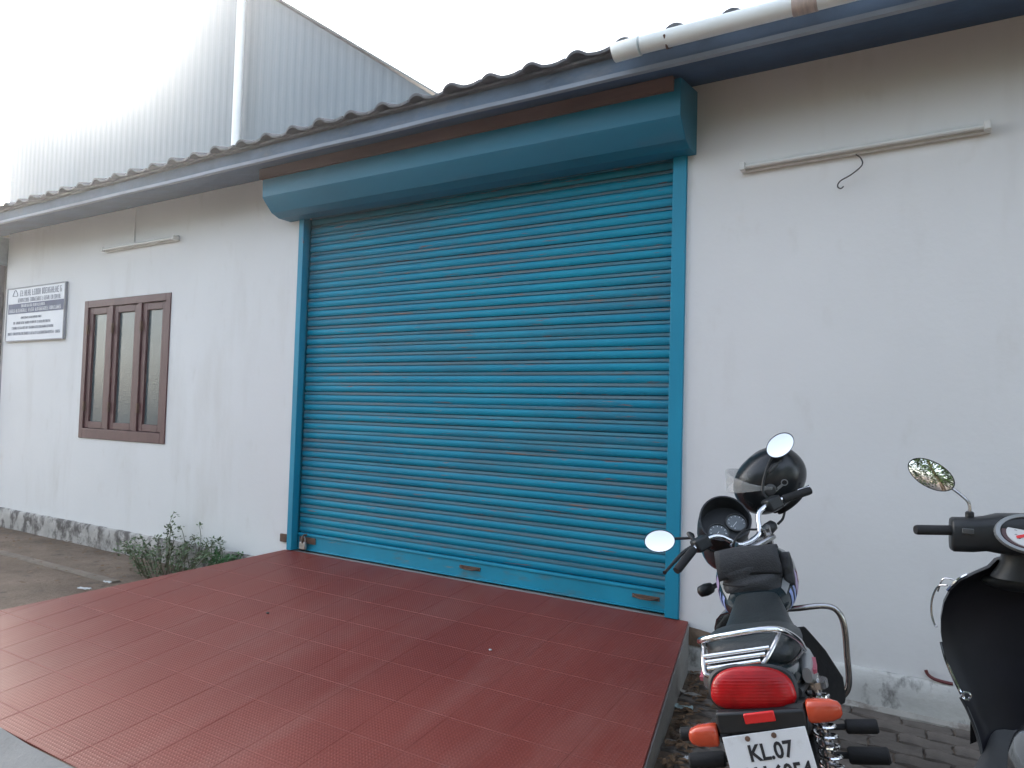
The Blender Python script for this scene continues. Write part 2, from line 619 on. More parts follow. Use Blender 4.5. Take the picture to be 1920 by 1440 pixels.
def text_mesh(txt, size, M, mb, bold=0.0, extrude=0.0006):
    c = bpy.data.curves.new('txt', 'FONT')
    c.body = txt
    c.size = size
    c.align_x = 'CENTER'
    c.align_y = 'CENTER'
    c.extrude = extrude
    c.offset = bold
    c.resolution_u = 3
    o = bpy.data.objects.new('txt', c)
    col.objects.link(o)
    dg = bpy.context.evaluated_depsgraph_get()
    me = bpy.data.meshes.new_from_object(o.evaluated_get(dg))
    mb.add([v.co.copy() for v in me.vertices], [tuple(p.vertices) for p in me.polygons], M)
    bpy.data.objects.remove(o)
    bpy.data.curves.remove(c)
    bpy.data.meshes.remove(me)


# ================================================================== GROUND
def ground_z(x, y):
    t = min(1, max(0, (x + 5.0) / 3.4))
    z = -0.05 + 0.05 * t * t * (3 - 2 * t)
    if y < -2.2:
        z -= 0.012
    return z


mb = MB()
xs = [-400, -150, -60, -30, -20] + [-14 + 0.35 * i for i in range(52)] + [6, 10, 20, 40, 90, 200, 400]
ys = [-400, -150, -60, -30, -16, -10] + [-7 + 0.25 * i for i in range(30)] + [1.5, 4, 8, 14, 25, 60, 200, 400]
vs = [(x, y, ground_z(x, y) + (0.006 * noise.noise((x * 1.7, y * 1.7, 0)) if abs(x) < 15 and -8 < y < 0.3 else 0)) for y in ys for x in xs]
nx = len(xs)
fs = [(j * nx + i, j * nx + i + 1, (j + 1) * nx + i + 1, (j + 1) * nx + i) for j in range(len(ys) - 1) for i in range(nx - 1)]
mb.add(vs, fs)
ground = struct(mb.build('ground', GROUNDM))

# slab strip of old concrete running in front of the left wall, and the apron at the foot of the ramp
mb = MB()
mb.add([(-16, -0.78, -0.035), (-6.0, -0.74, -0.035), (-6.0, -0.68, -0.035), (-16, -0.70, -0.035),
        (-16, -0.80, -0.06), (-6.0, -0.76, -0.06), (-6.0, -0.66, -0.06), (-16, -0.68, -0.06)],
       [(0, 1, 2, 3), (4, 5, 1, 0), (2, 6, 7, 3), (1, 5, 6, 2), (0, 3, 7, 4)])
struct(mb.build('kerb_edging', mat('dusty_kerb', (0.20, 0.165, 0.13), 0.95, var=0.3, vscale=4, bump=0.6, bscale=25)))
mb = MB()
xa = [-9 + 0.4 * i for i in range(24)]
top = [(x, -2.56 + 0.03 * noise.noise((x * 3, 0, 0)), -0.030) for x in xa]
mid = [(x, -3.4, -0.036) for x in xa]
bot = [(x, -6.5, -0.030) for x in xa]
n = len(xa)
mb.add(top + mid + bot, [(i + n, i + 1 + n, i + 1, i) for i in range(n - 1)] + [(i + 2 * n, i + 1 + 2 * n, i + 1 + n, i + n) for i in range(n - 1)])
struct(mb.build('concrete_apron', mat('pale_concrete_apron', (0.27, 0.265, 0.25), 0.92, var=0.14, vscale=2.5, bump=0.5, bscale=45,
                                      marks=[((0.15, 0.135, 0.12), 4, (1, 1, 1), 0.56, 0.7, 0.6)])))

mb = MB()  # unseen dark sheet behind the camera, added to cut sunlight bounced off the ground
mb.add([(-200, -40, -0.050), (200, -40, -0.050), (200, -6.6, -0.050), (-200, -6.6, -0.050)], [(0, 1, 2, 3)])
mb.add([(-200, -40, -0.09), (200, -40, -0.09), (200, -6.6, -0.09), (-200, -6.6, -0.09)], [(3, 2, 1, 0)])
struct(mb.build('added_dark_ground', mat('low_bounce_dark', (0.05, 0.05, 0.052), 0.9, var=0.2, vscale=3, bump=0.4, bscale=60), smooth=False))

# pavers under the parked bikes: wavy-sided blocks, each one a piece of its own
pav = thing('paved_parking_strip', '', '')
del pav['label'], pav['category']
struct(pav)


def paver_mesh(name, seed):
    rnd = random.Random(seed)
    Lx, Ly = 0.108, 0.054
    pts = []
    K = 8
    for i in range(K):
        x = -Lx + 2 * Lx * i / K
        pts.append((x, -Ly + 0.010 * sin(2 * pi * i / K * 1.0)))
    for i in range(4):
        y = -Ly + 2 * Ly * i / 4
        pts.append((Lx + 0.005 * sin(2 * pi * i / 4), y))
    for i in range(K):
        x = Lx - 2 * Lx * i / K
        pts.append((x, Ly + 0.010 * sin(2 * pi * (K - i) / K)))
    for i in range(4):
        y = Ly - 2 * Ly * i / 4
        pts.append((-Lx + 0.005 * sin(2 * pi * (4 - i) / 4), y))
    pts = [(x * (1 + 0.02 * rnd.uniform(-1, 1)), y * (1 + 0.03 * rnd.uniform(-1, 1))) for x, y in pts]
    n = len(pts)
    rings = [[Vector((x, y, 0)) for x, y in pts], [Vector((x, y, 0.036)) for x, y in pts],
             [Vector((x * 0.955, y * 0.91, 0.044 + 0.002 * rnd.uniform(-1, 1))) for x, y in pts]]
    b_ = MB()
    b_.loft(rings)
    me = b_.mesh(name, True, 25)
    me.materials.append(PAVER)
    return me


pm = [paver_mesh('paver', s) for s in range(5)]
rnd = random.Random(3)
for j in range(17):
    for i in range(13):
        x = -1.24 + 0.222 * i + (0.111 if j % 2 else 0)
        y = -0.10 - 0.116 * j
        if x > 1.55 or x < -1.36 + max(0, -(y + 0.06)) * 0.21 + 0.13:
            continue
        o = bpy.data.objects.new('paver', rnd.choice(pm))
        col.objects.link(o)
        o.parent = pav
        o.location = (x, y, -0.034 + rnd.uniform(-0.005, 0.003))
        o.rotation_euler = (rnd.uniform(-.03, .03), rnd.uniform(-.03, .03), rnd.choice((0, pi)) + rnd.uniform(-.03, .03))

# ================================================================== RAMP of red chequered tiles
SL = 0.12
RZ0 = 0.2755
RLX = lambda y: -4.76 + 0.363 * y            # left edge (y is negative)
RRX = lambda y: -1.345 - 0.205 * y           # right edge
YN = -2.55


def rz(y):
    return RZ0 + SL * y


mb = MB()
TH = 0.014
ny = 14
rings = []
for i in range(ny + 1):
    y = -0.004 + (YN - 0.02) * i / ny
    zt = rz(y) - TH
    j = 0.004 * noise.noise((y * 6, 1, 0))
    rings.append([Vector((RLX(y), y, -0.2)), Vector((RRX(y) + 0.012 + j, y, -0.2)), Vector((RRX(y) + 0.006 + j, y, zt - 0.002)), Vector((RLX(y), y, zt - 0.002))])
mb.loft(rings)
ramp = struct(mb.build('ramp', CONC))
mb = MB()
mb.box((-4.74, -0.0035, -0.15), (-1.40, 0.31, RZ0 - 0.006))
mb.build('threshold', CONC, ramp, smooth=False)
# bedding mortar seen in the joints
mb = MB()
mb.add([(RLX(-.002) + .01, -.002, rz(-.002) - TH + .0126), (RRX(-.002) - .004, -.002, rz(-.002) - TH + .0126), (RRX(YN) - .004, YN, rz(YN) - TH + .0126), (RLX(YN) + .01, YN, rz(YN) - TH + .0126),
        (RLX(-.002) + .01, -.002, rz(-.002) - TH - .01), (RRX(-.002) - .004, -.002, rz(-.002) - TH - .01), (RRX(YN) - .004, YN, rz(YN) - TH - .01), (RLX(YN) + .01, YN, rz(YN) - TH - .01)],
       [(3, 2, 1, 0), (4, 5, 6, 7), (0, 1, 5, 4), (1, 2, 6, 5), (2, 3, 7, 6), (3, 0, 4, 7)])
mb.build('grout', GROUT, ramp)


def clip(poly, a, b_, c):
    """keep a*x + b*y + c >= 0"""
    out = []
    for i in range(len(poly)):
        p, q = poly[i], poly[(i + 1) % len(poly)]
        dp, dq = a * p[0] + b_ * p[1] + c, a * q[0] + b_ * q[1] + c
        if dp >= 0:
            out.append(p)
        if dp * dq < 0:
            t = dp / (dp - dq)
            out.append((p[0] + (q[0] - p[0]) * t, p[1] + (q[1] - p[1]) * t))
    return out


def tile_mesh(poly):
    b_ = MB()
    cx = sum(p[0] for p in poly) / len(poly)
    cy = sum(p[1] for p in poly) / len(poly)

    def ins(p, d):
        v = Vector((cx - p[0], cy - p[1]))
        L_ = v.length or 1
        return (p[0] + v.x / L_ * d, p[1] + v.y / L_ * d)
    r0 = [Vector((p[0], p[1], -0.004)) for p in poly]
    r1 = [Vector((p[0], p[1], TH - 0.0025)) for p in poly]
    r2 = [Vector((*ins(p, 0.0035), TH)) for p in poly]
    b_.loft([r0, r1, r2])
    me = b_.mesh('tile', False)
    me.materials.append(CHEQ)
    return me


TP = 0.3055
G = 0.0009
full = [(G, G), (TP - G, G), (TP - G, TP - G), (G, TP - G)]
full_me = tile_mesh([(x - TP / 2, y - TP / 2) for x, y in full])
cs = 1 / math.sqrt(1 + SL * SL)
rnd = random.Random(11)
for j in range(10):
    for i in range(18):
        x0 = -1.64 - TP * (i - 3)
        s0 = -0.006 - TP * (j + 1)               # distance down the slope
        poly = [(x0 + x, s0 + y) for x, y in full]
        P0 = poly
        # sides of the ramp in slope coordinates y = s*cs
        poly = clip(poly, -1, -0.205 * cs, -1.345 - 0.001) if poly else poly
        poly = clip(poly, 1, -0.363 * cs, 4.76) if len(poly) > 2 else poly
        poly = clip(poly, 0, 1, -YN / cs) if len(poly) > 2 else poly
        poly = clip(poly, 0, -1, -0.006) if len(poly) > 2 else poly
        if len(poly) < 3:
            continue
        cx, cy = x0 + TP / 2, s0 + TP / 2
        me = full_me if len(poly) == 4 and poly == P0 else tile_mesh([(x - cx, y - cy) for x, y in poly])
        o = bpy.data.objects.new('tile', me)
        col.objects.link(o)
        o.parent = ramp
        o.location = (cx, cy * cs, rz(cy * cs) - TH + rnd.uniform(-0.0002, 0.0002))
        o.rotation_euler = (math.atan(SL) + rnd.uniform(-.0008, .0008), rnd.uniform(-.0008, .0008), 0)

# ================================================================== SHOP BUILDING
shop = thing('shop_building', 'long low white building with blue roller shutter and brown window', 'building', (0, 0, 0))
WT = 3.457                     # top of the wall under the soffit
XL, XR = -9.86, 4.5
SX0, SX1 = -4.74, -1.40        # shutter opening, outer faces of the guides
WX0, WX1, WZ0, WZ1 = -8.05, -6.51, 1.065, 2.535


def grid_wall(x0, x1, z0, z1, y0, y1):
    b_ = MB()
    b_.box((x0, y0, z0), (x1, y1, z1))
    return b_


mb = MB()
mb.box((XL, 0, 0.17), (WX0, 0.22, WT))
mb.box((WX0, 0, 0.17), (WX1, 0.22, WZ0))
mb.box((WX0, 0, WZ1), (WX1, 0.22, WT))
mb.box((WX1, 0, 0.17), (SX0, 0.22, WT))
mb.box((SX0, 0.14, 3.10), (SX1, 0.22, WT))
mb.box((SX0, 0, 3.20), (SX1, 0.1398, WT))
mb.box((SX1, 0, 0.20), (XR, 0.22, WT))
mb.box((XL, 0.22, -0.1), (XL + 0.22, 5.0, WT))
mb.box((XR - 0.22, 0.22, -0.1), (XR, 5.0, WT))
mb.box((XL, 5.0, -0.1), (XR, 5.2, WT))
mb.build('wall', WALLW, shop, smooth=False)
mb = MB()
mb.box((SX0 - 0.1, 0.32, -0.1), (SX1 + 0.1, 0.34, 3.4))      # dark inside right behind the curtain
mb.box((WX0 - 0.1, 0.32, 0.6), (WX1 + 0.1, 0.34, 2.9))
mb.build('inner_wall', GREYWALL, shop, smooth=False)


def rough_plinth(x0, x1, z1, proud, m, seed):
    b_ = MB()
    nX = int((x1 - x0) / 0.06)
    rows = []
    for i in range(nX + 1):
        x = x0 + (x1 - x0) * i / nX
        a = noise.noise((x * 5, seed, 0)) * 0.006
        c = noise.noise((x * 9, seed + 3, 0)) * 0.008
        rows.append([Vector((x, 0.1, -0.2)), Vector((x, -proud + a, -0.2)), Vector((x, -proud + a + c * 0.4, z1 * 0.5)),
                     Vector((x, -proud + a, z1 - 0.018 + c)), Vector((x, -proud + 0.016 + a, z1 - 0.004 + c)), Vector((x, 0.1, z1 - 0.004 + c))])
    b_.loft(rows)
    return b_.build('plinth', m, shop, angle=50)


rough_plinth(-1.385, XR, 0.203, 0.028, PLINTH, 1.0)
mb = MB()
rows = []
for i in range(70):
    x = -1.33 + 5.8 * i / 69
    w_ = 0.035 + 0.018 * noise.noise((x * 4, 9, 0))
    rows.append([Vector((x, -0.02, -0.1)), Vector((x, -0.028 - w_, -0.1)), Vector((x, -0.028 - w_, 0.014)), Vector((x, -0.032, 0.030 + 0.008 * noise.noise((x * 6, 3, 0)))), Vector((x, -0.02, 0.03))])
mb.loft(rows)
mb.build('cement_fillet', mat('pale_cement_fillet', (0.42, 0.40, 0.36), 0.9, var=0.2, vscale=5, bump=0.6, bscale=30, marks=[((0.16, 0.13, 0.11), 6, (1, 1, 1), 0.5, 0.62, 0.8)]), shop, angle=50)
rough_plinth(XL, -4.76, 0.176, 0.030, PLINTHD, 5.0)
mb = MB()
rows = []
for i in range(16):
    t = i / 15
    x = -1.388 + 0.55 * t
    h_ = 0.050 * (1 - t) ** 1.5 + 0.006 + 0.010 * noise.noise((x * 20, 1, 0))
    rows.append([Vector((x, 0.01, 0.15)), Vector((x, -0.034, 0.15)), Vector((x, -0.034, 0.196)), Vector((x, -0.020, 0.204 + h_ * 0.4)), Vector((x, 0.01, 0.206 + max(0.002, h_)))])
mb.loft(rows)
mb.build('soil_ledge', mat('brown_soil', (0.16, 0.11, 0.075), 0.95, var=0.4, vscale=14, bump=0.8, bscale=50), shop, angle=60)
# recessed neighbour wall and the drain pipe past the left end of the white wall
mb = MB()
mb.box((-14.5, 0.9, -0.1), (XL - 0.002, 1.1, WT))
mb.build('recessed_wall', GREYWALL, shop, smooth=False)
mb = MB()
mb.tube([(-9.975, -0.03, -0.05), (-9.975, -0.03, 3.10)], 0.055, 14)
mb.build('drain_pipe', mat('grey_drain_pipe', (0.12, 0.115, 0.13), 0.6, var=0.2), shop)
mb = MB()
mb.box((-10.13, -0.13, 3.08), (-9.875, 0.08, 3.42))
mb.build('hopper_head', mat('grey_hopper', (0.22, 0.27, 0.30), 0.5, var=0.25, vscale=8), shop, bevel=0.02)

# --- eave: soffit, fascia, roof sheet, tile course
RX0, RX1 = -14.5, 5.0
FY = -0.50
mb = MB()
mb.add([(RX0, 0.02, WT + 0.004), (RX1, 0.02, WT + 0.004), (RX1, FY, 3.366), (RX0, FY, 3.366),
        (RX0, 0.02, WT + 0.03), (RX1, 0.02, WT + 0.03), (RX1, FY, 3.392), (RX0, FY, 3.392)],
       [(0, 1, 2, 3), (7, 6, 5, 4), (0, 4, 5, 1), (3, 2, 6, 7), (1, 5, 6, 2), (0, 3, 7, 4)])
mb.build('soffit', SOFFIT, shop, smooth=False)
mb = MB()
rows = []
for i in range(80):
    x = RX0 + (RX1 - RX0) * i / 79
    w = 0.006 * noise.noise((x * 1.1, 2, 0))
    rows.append([Vector((x, FY - 0.026, 3.352 + w)), Vector((x, FY - 0.002, 3.352 + w)), Vector((x, FY - 0.002, 3.47)), Vector((x, FY - 0.026, 3.47))])
mb.loft(rows)
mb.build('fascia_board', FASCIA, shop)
mb = MB()
rows = []
for i in range(80):
    x = RX0 + (RX1 - RX0) * i / 79
    w = 0.004 * noise.noise((x * 1.3, 7, 0))
    rows.append([Vector((x, FY - 0.046, 3.347 + w)), Vector((x, FY - 0.028, 3.340 + w)), Vector((x, FY - 0.028, 3.372 + w)), Vector((x, FY - 0.046, 3.372 + w))])
mb.loft(rows)
mb.build('drip_lip', mat('pale_drip_lip', (0.24, 0.28, 0.33), 0.6, var=0.25, vscale=3, vstretch=(.5, 1, 1)), shop)
# rafter ends under the soffit
PITCH = radians(13)


def roof_tile_mesh():
    """pantile: a raised roll and a shallow pan, thick at the lower edge"""
    b_ = MB()
    W_ = 0.285
    prof = []
    for i in range(17):
        t = i / 16
        x = W_ * t
        if t < 0.42:
            z = 0.028 * sin(pi * t / 0.42) ** 0.8
        else:
            z = -0.012 * sin(pi * (t - 0.42) / 0.58)
        prof.append((x, z))
    rings = []
    for y, dz in ((0, 0), (0.40, 0.022)):
        rings.append([Vector((x, y, z + dz + 0.016)) for x, z in prof] + [Vector((x, y, z + dz)) for x, z in reversed(prof)])
    b_.loft(rings)
    me = b_.mesh('roof_tile', True, 40)
    me.materials.append(TILEROOF)
    return me


mb = MB()
y1 = 5.4
mb.add([(RX0, FY - 0.06, 3.474), (RX1, FY - 0.06, 3.474), (RX1, y1, 3.474 + (y1 - FY + 0.06) * math.tan(PITCH)), (RX0, y1, 3.474 + (y1 - FY + 0.06) * math.tan(PITCH)),
        (RX0, FY - 0.06, 3.488), (RX1, FY - 0.06, 3.488), (RX1, y1, 3.488 + (y1 - FY + 0.06) * math.tan(PITCH)), (RX0, y1, 3.488 + (y1 - FY + 0.06) * math.tan(PITCH))],
       [(0, 3, 2, 1), (4, 5, 6, 7), (0, 1, 5, 4), (1, 2, 6, 5), (2, 3, 7, 6), (3, 0, 4, 7)])
roof = mb.build('roof', TILEROOF, shop, smooth=False)
rtm = roof_tile_mesh()
rnd = random.Random(5)
for j in range(2):
    for i in range(66):
        o = bpy.data.objects.new('roof_tile', rtm)
        col.objects.link(o)
        o.parent = roof
        yy = FY - 0.105 + j * 0.34 + rnd.uniform(-0.012, 0.012)
        o.location = (RX0 + 0.02 + i * 0.292, yy, 3.492 + (yy - FY + 0.06) * math.tan(PITCH) + j * 0.012 + rnd.uniform(0, 0.006))
        o.rotation_euler = (PITCH - 0.02 + rnd.uniform(-.015, .015), rnd.uniform(-.02, .02), rnd.uniform(-.015, .015))

# --- gutter pipe along the right half of the eave
GY, GZ = -0.665, 3.425
mb = MB()
mb.tube([(-1.44, GY, GZ + .003), (-0.67, GY, GZ + .003)], 0.046, 20)
gut = mb.build('gutter_pipe', PVC, shop)
mb = MB()
mb.tube([(-0.58, GY, GZ + .002), (5.0, GY, GZ + .004)], 0.046, 20)
mb.build('gutter_pipe', PVC, shop)
mb = MB()
mb.tube([(-1.60, GY, GZ - .004), (-1.595, GY, GZ - .003), (-1.452, GY, GZ + .001)], [0.047, 0.051, 0.051], 20)
mb.build('gutter_end_cap', PVC, gut)
mb = MB()
mb.tube([(-0.68, GY, GZ + .003), (-0.57, GY, GZ + .003)], 0.050, 20)
mb.build('gutter_joint', STAIN, gut)
for x in (-1.30, -0.2, 1.0, 2.2):
    mb = MB()
    mb.tube([(x, FY - 0.03, 3.46), (x, GY + 0.045, 3.40), (x, GY, GZ - 0.052), (x, GY - 0.05, GZ)], 0.006, 6)
    mb.build('gutter_bracket', RUST, gut)

# --- window
win = thing('window', '', '')
del win['label'], win['category']
win.parent = shop
win.location = (WX0, 0, WZ0)
ww, wh = WX1 - WX0, WZ1 - WZ0
FR = 0.075
mb = MB()
mb.box((0, -0.012, 0), (FR, 0.09, wh))
mb.box((ww - FR, -0.012, 0), (ww, 0.09, wh))
mb.box((FR, -0.012, wh - FR), (ww - FR, 0.09, wh))
mb.box((FR, -0.012, 0), (ww - FR, 0.09, FR + 0.03))
for k in (1, 2):
    x = ww * k / 3
    mb.box((x - 0.034, -0.010, FR + 0.03), (x + 0.034, 0.09, wh - FR))
mb.build('window_frame', BROWNWOOD, win, bevel=0.004)
for k in range(3):
    xa_ = (FR + 0.004) if k == 0 else ww * k / 3 + 0.038
    xb_ = (ww - FR - 0.004) if k == 2 else ww * (k + 1) / 3 - 0.038
    za, zb = FR + 0.034, wh - FR - 0.004
    s = 0.07
    mb = MB()
    mb.box((xa_, 0.006, za), (xa_ + s, 0.05, zb))
    mb.box((xb_ - s, 0.006, za), (xb_, 0.05, zb))
    mb.box((xa_ + s, 0.006, zb - s), (xb_ - s, 0.05, zb))
    mb.box((xa_ + s, 0.006, za), (xb_ - s, 0.05, za + s))
    mb.build('sash', BROWNWOOD, win, bevel=0.004)
    mb = MB()
    mb.box((xa_ + s - 0.005, 0.030, za + s - 0.005), (xb_ - s + 0.005, 0.035, zb - s + 0.005))
    mb.build('pane', WGLASS, win, smooth=False)
    for hz in (za + 0.18, zb - 0.28):
        mb = MB()
        mb.box((xa_ - 0.012, -0.018, hz), (xa_ + 0.012, 0.004, hz + 0.10))
        mb.build('hinge', RUST, win)

# --- roller shutter
sh = thing('roller_shutter', '', '')
del sh['label'], sh['category']
sh.parent = shop
PIT = 0.0782
SB = RZ0 + 0.008               # bottom of the curtain
BR = 0.135                     # bottom rail height
CX0, CX1 = SX0 + 0.05, SX1 - 0.05


def slat_mesh():
    b_ = MB()
    prof = []                  # (y, z) going up, y negative is outwards
    for i in range(9):
        t = i / 8
        prof.append((-0.0095 * sin(pi * t) ** 0.75, 0.002 + 0.050 * t))
    prof += [(0.001, 0.0535), (-0.0085, 0.0555), (-0.0090, 0.0580), (-0.0035, 0.0735), (0.007, 0.0752), (0.007, 0.0775)]
    rings = []
    L_ = CX1 - CX0
    for x in (0, L_ * .25, L_ * .5, L_ * .75, L_):
        rings.append([Vector((x, y, z)) for y, z in prof] + [Vector((x, 0.012, 0.0775)), Vector((x, 0.012, 0.002))])
    b_.loft(rings)
    me = b_.mesh('slat', True, 50)
    me.materials.append(SHUT)
    me.materials.append(SHUTEDGE)
    for p in me.polygons:
        if 0.0558 < p.center.z < 0.0742 and p.center.y < 0:
            p.material_index = 1
    return me


slm = slat_mesh()
rnd = random.Random(2)
nsl = int((3.16 - SB - BR) / PIT)
for k in range(nsl):
    o = bpy.data.objects.new('slat', slm)
    col.objects.link(o)
    o.parent = sh
    o.location = (CX0, 0.075 + rnd.uniform(-.0015, .0015), SB + BR + k * PIT)
    o.rotation_euler = (rnd.uniform(-.05, .05), rnd.uniform(-.0006, .0006), rnd.uniform(-.0005, .0005))
mb = MB()
mb.box((CX0, 0.055, SB), (CX1, 0.085, SB + BR - 0.002))
mb.box((CX0, 0.040, SB), (CX1, 0.0548, SB + 0.012))
mb.box((CX0, 0.046, SB + BR - 0.020), (CX1, 0.0548, SB + BR - 0.004))
mb.build('bottom_rail', mat('blue_bottom_rail', (0.005, 0.28, 0.42), 0.5, var=0.12, vscale=3, bump=0.2, bscale=6,
                            marks=[((0.12, 0.16, 0.14), 4, (0.6, 1, 2), 0.58, 0.7, 0.6), ((0.25, 0.20, 0.12), 9, (0.4, 1, 2), 0.66, 0.72, 0.8)]), sh, bevel=0.003)
for x0, x1 in ((SX0, SX0 + 0.058), (SX1 - 0.085, SX1)):
    mb = MB()
    mb.box((x0, -0.022, RZ0 + 0.002), (x1, 0.045, 3.06))
    if x0 < -3:
        mb.box((x0, 0.045, RZ0 + 0.002), (x0 + 0.02, 0.12, 3.06))
    else:
        mb.box((x1 - 0.02, 0.045, RZ0 + 0.002), (x1, 0.12, 3.06))
    mb.build('guide_rail', RAILM, sh, bevel=0.004)
# hood that hides the roll
HX0, HX1, HD = -4.875, -1.347, 0.30
prof = [(0.002, 3.035), (-0.125, 3.035), (-0.20, 3.062), (-HD + 0.012, 3.150), (-HD, 3.170), (-HD - 0.004, 3.28), (-HD, 3.385), (0.002, 3.42)]
mb = MB()
rings = []
NX = 24
for i in range(NX + 1):
    x = HX0 + (HX1 - HX0) * i / NX
    w = 0.006 * noise.noise((x * 1.4, 4, 0))
    rings.append([Vector((x, y + (w if y < -0.05 else 0), z)) for y, z in prof])
mb.loft(rings)
mb.build('hood', HOODM, sh, bevel=0.004, angle=18)
mb = MB()
mb.box((HX0 - 0.01, -HD - 0.03, 3.312), (HX1 - 0.04, -HD + 0.06, 3.392))
mb.build('top_batten', BATTEN, sh, smooth=False)
# little handles and hasps welded to the bottom rail
for x, kind in ((-2.94, 0), (-1.63, 0), (-4.45, 1)):
    mb = MB()
    z = SB + 0.075
    if kind == 0:
        mb.tube(spline([(x - 0.075, 0.055, z), (x - 0.07, 0.030, z + 0.004), (x - 0.03, 0.022, z - 0.004), (x + 0.04, 0.022, z - 0.004), (x + 0.075, 0.055, z)], 4), 0.006, 8)
        mb.box((x - 0.088, 0.0505, z - 0.012), (x + 0.088, 0.0546, z + 0.012))
        mb.build('handle', RUST, sh)
    else:
        x = -4.60
        mb.box((x - 0.06, 0.044, z - 0.02), (x + 0.12, 0.0546, z + 0.03))
        mb.tube(spline([(x + 0.02, 0.05, z + 0.05), (x + 0.02, 0.01, z + 0.045), (x + 0.02, 0.005, z - 0.01), (x + 0.02, 0.05, z - 0.02)], 4), 0.008, 8)
        mb.build('hasp', RUST, sh)
mb = MB()
mb.box((SX0 - 0.085, -0.02, RZ0 + 0.06), (SX0 - 0.002, 0.0, RZ0 + 0.125))
mb.build('anchor_plate', RUST, sh, bevel=0.003)
# padlock through the hasp
mb = MB()
lock = thing('padlock', 'worn steel padlock hanging at the lower left corner of the blue shutter', 'padlock', (-4.585, 0.02, RZ0 + 0.005))
mb.box((-0.035, -0.018, 0.012), (0.035, 0.012, 0.075))
mb.build('lock_body', STEEL, lock, bevel=0.008)
mb = MB()
mb.tube(spline([(-0.02, -0.003, 0.07), (-0.02, -0.003, 0.10), (0, -0.003, 0.122), (0.02, -0.003, 0.10), (0.02, -0.003, 0.07)], 5), 0.006, 8)
mb.build('shackle', STEEL, lock)

# ================================================================== THINGS ON THE WALL
def tube_light(x0, x1, z, tilt, label):
    t = thing('tube_light', label, 'light fitting', ((x0 + x1) / 2, 0, z), (0, -tilt, 0), 'tube light battens on the front wall')
    h = (x1 - x0) / 2
    b_ = MB()
    b_.prism([(-h, -0.026), (h, -0.026), (h, 0.026), (-h, 0.026)], -0.032, -0.0015)
    b_.build('batten', TUBEW, t, bevel=0.005)
    for s in (-1, 1):
        b_ = MB()
        b_.box((s * h - (0.03 if s > 0 else 0), -0.072, -0.024), (s * h + (0.03 if s < 0 else 0), -0.0325, 0.020))
        b_.build('lamp_holder', TUBEW, t, bevel=0.004)
    b_ = MB()
    b_.tube([(-h + 0.031, -0.053, -0.004), (h - 0.031, -0.053, -0.004)], 0.013, 12)
    b_.build('tube', mat('dull_tube_glass', (0.74, 0.75, 0.72), 0.25, var=0.03), t)
    return t


t1 = tube_light(-1.075, 0.125, 2.914, 0.018, 'tube light batten with dangling wire on the right wall')
mb = MB()
mb.tube(spline([(0.0, -0.03, -0.03), (0.025, -0.04, -0.06), (0.03, -0.05, -0.10), (-0.02, -0.05, -0.14), (-0.075, -0.045, -0.165), (-0.09, -0.04, -0.19), (-0.075, -0.04, -0.205), (-0.06, -0.04, -0.195)], 6), 0.0035, 6)
mb.build('dangling_wire', WIRE, t1)
t2 = tube_light(-7.68, -6.42, 3.055, 0.0, 'tube light batten on the wall above the brown window')
mb = MB()
mb.tube([(-0.13, -0.008, 0.028), (-0.13, -0.008, 0.39)], 0.007, 8)
mb.build('conduit', WALLW, t2)

# notice board left of the window: unreadable dark lines of print
BX0, BX1, BZ0, BZ1 = -9.74, -8.44, 2.15, 2.765
sg = thing('notice_board', 'white notice board with a navy band and small print at the wall end', 'sign', (BX0, 0, BZ0))
bw, bh = BX1 - BX0, BZ1 - BZ0
mb = MB()
mb.box((0, -0.028, 0), (bw, -0.004, bh))
mb.build('board', SIGNW, sg, bevel=0.002)
for lo, hi in (((-.012, -.034, -.012), (bw + .012, -.002, -.0005)), ((-.012, -.034, bh + .0005), (bw + .012, -.002, bh + .012)), ((bw + .0005, -.034, 0), (bw + .014, -.002, bh)), ((-.014, -.034, 0), (-.0005, -.002, bh))):
    mb = MB()
    mb.box(lo, hi)
    mb.build('edge_trim', mat('grey_sign_edge', (0.30, 0.31, 0.34), 0.5), sg)
mb = MB()
mb.box((0.03, -0.0305, 0.315), (bw - 0.01, -0.0282, 0.435))
mb.build('band', NAVYBAND, sg, smooth=False)


def print_line(b_, x0, x1, zc, h, y, seed, gap=0.16):
    """rows of letter-like strokes too small to read"""
    r_ = random.Random(seed)
    x = x0
    st = h * 0.13
    while x < x1 - h * 0.4:
        w = h * r_.uniform(0.32, 0.5)
        if r_.random() < 0.13:
            x += w * 0.7
            continue
        k = r_.randrange(5)
        b_.box((x, y, zc - h / 2), (x + st, y + 0.0008, zc + h / 2))
        if k in (0, 1, 3):
            b_.box((x + w - st, y, zc - h / 2), (x + w, y + 0.0008, zc + h / 2 * (1 if k else 0.2)))
        if k in (0, 2, 3):
            b_.box((x + st, y, zc + h / 2 - st), (x + w - (st if k != 2 else 0), y + 0.0008, zc + h / 2))
        if k in (1, 2, 4):
            b_.box((x + st, y, zc - st / 2), (x + w - st, y + 0.0008, zc + st / 2))
        if k in (2, 3, 4):
            b_.box((x + st, y, zc - h / 2), (x + w - (st if k == 3 else 0), y + 0.0008, zc - h / 2 + st))
        x += w + h * gap


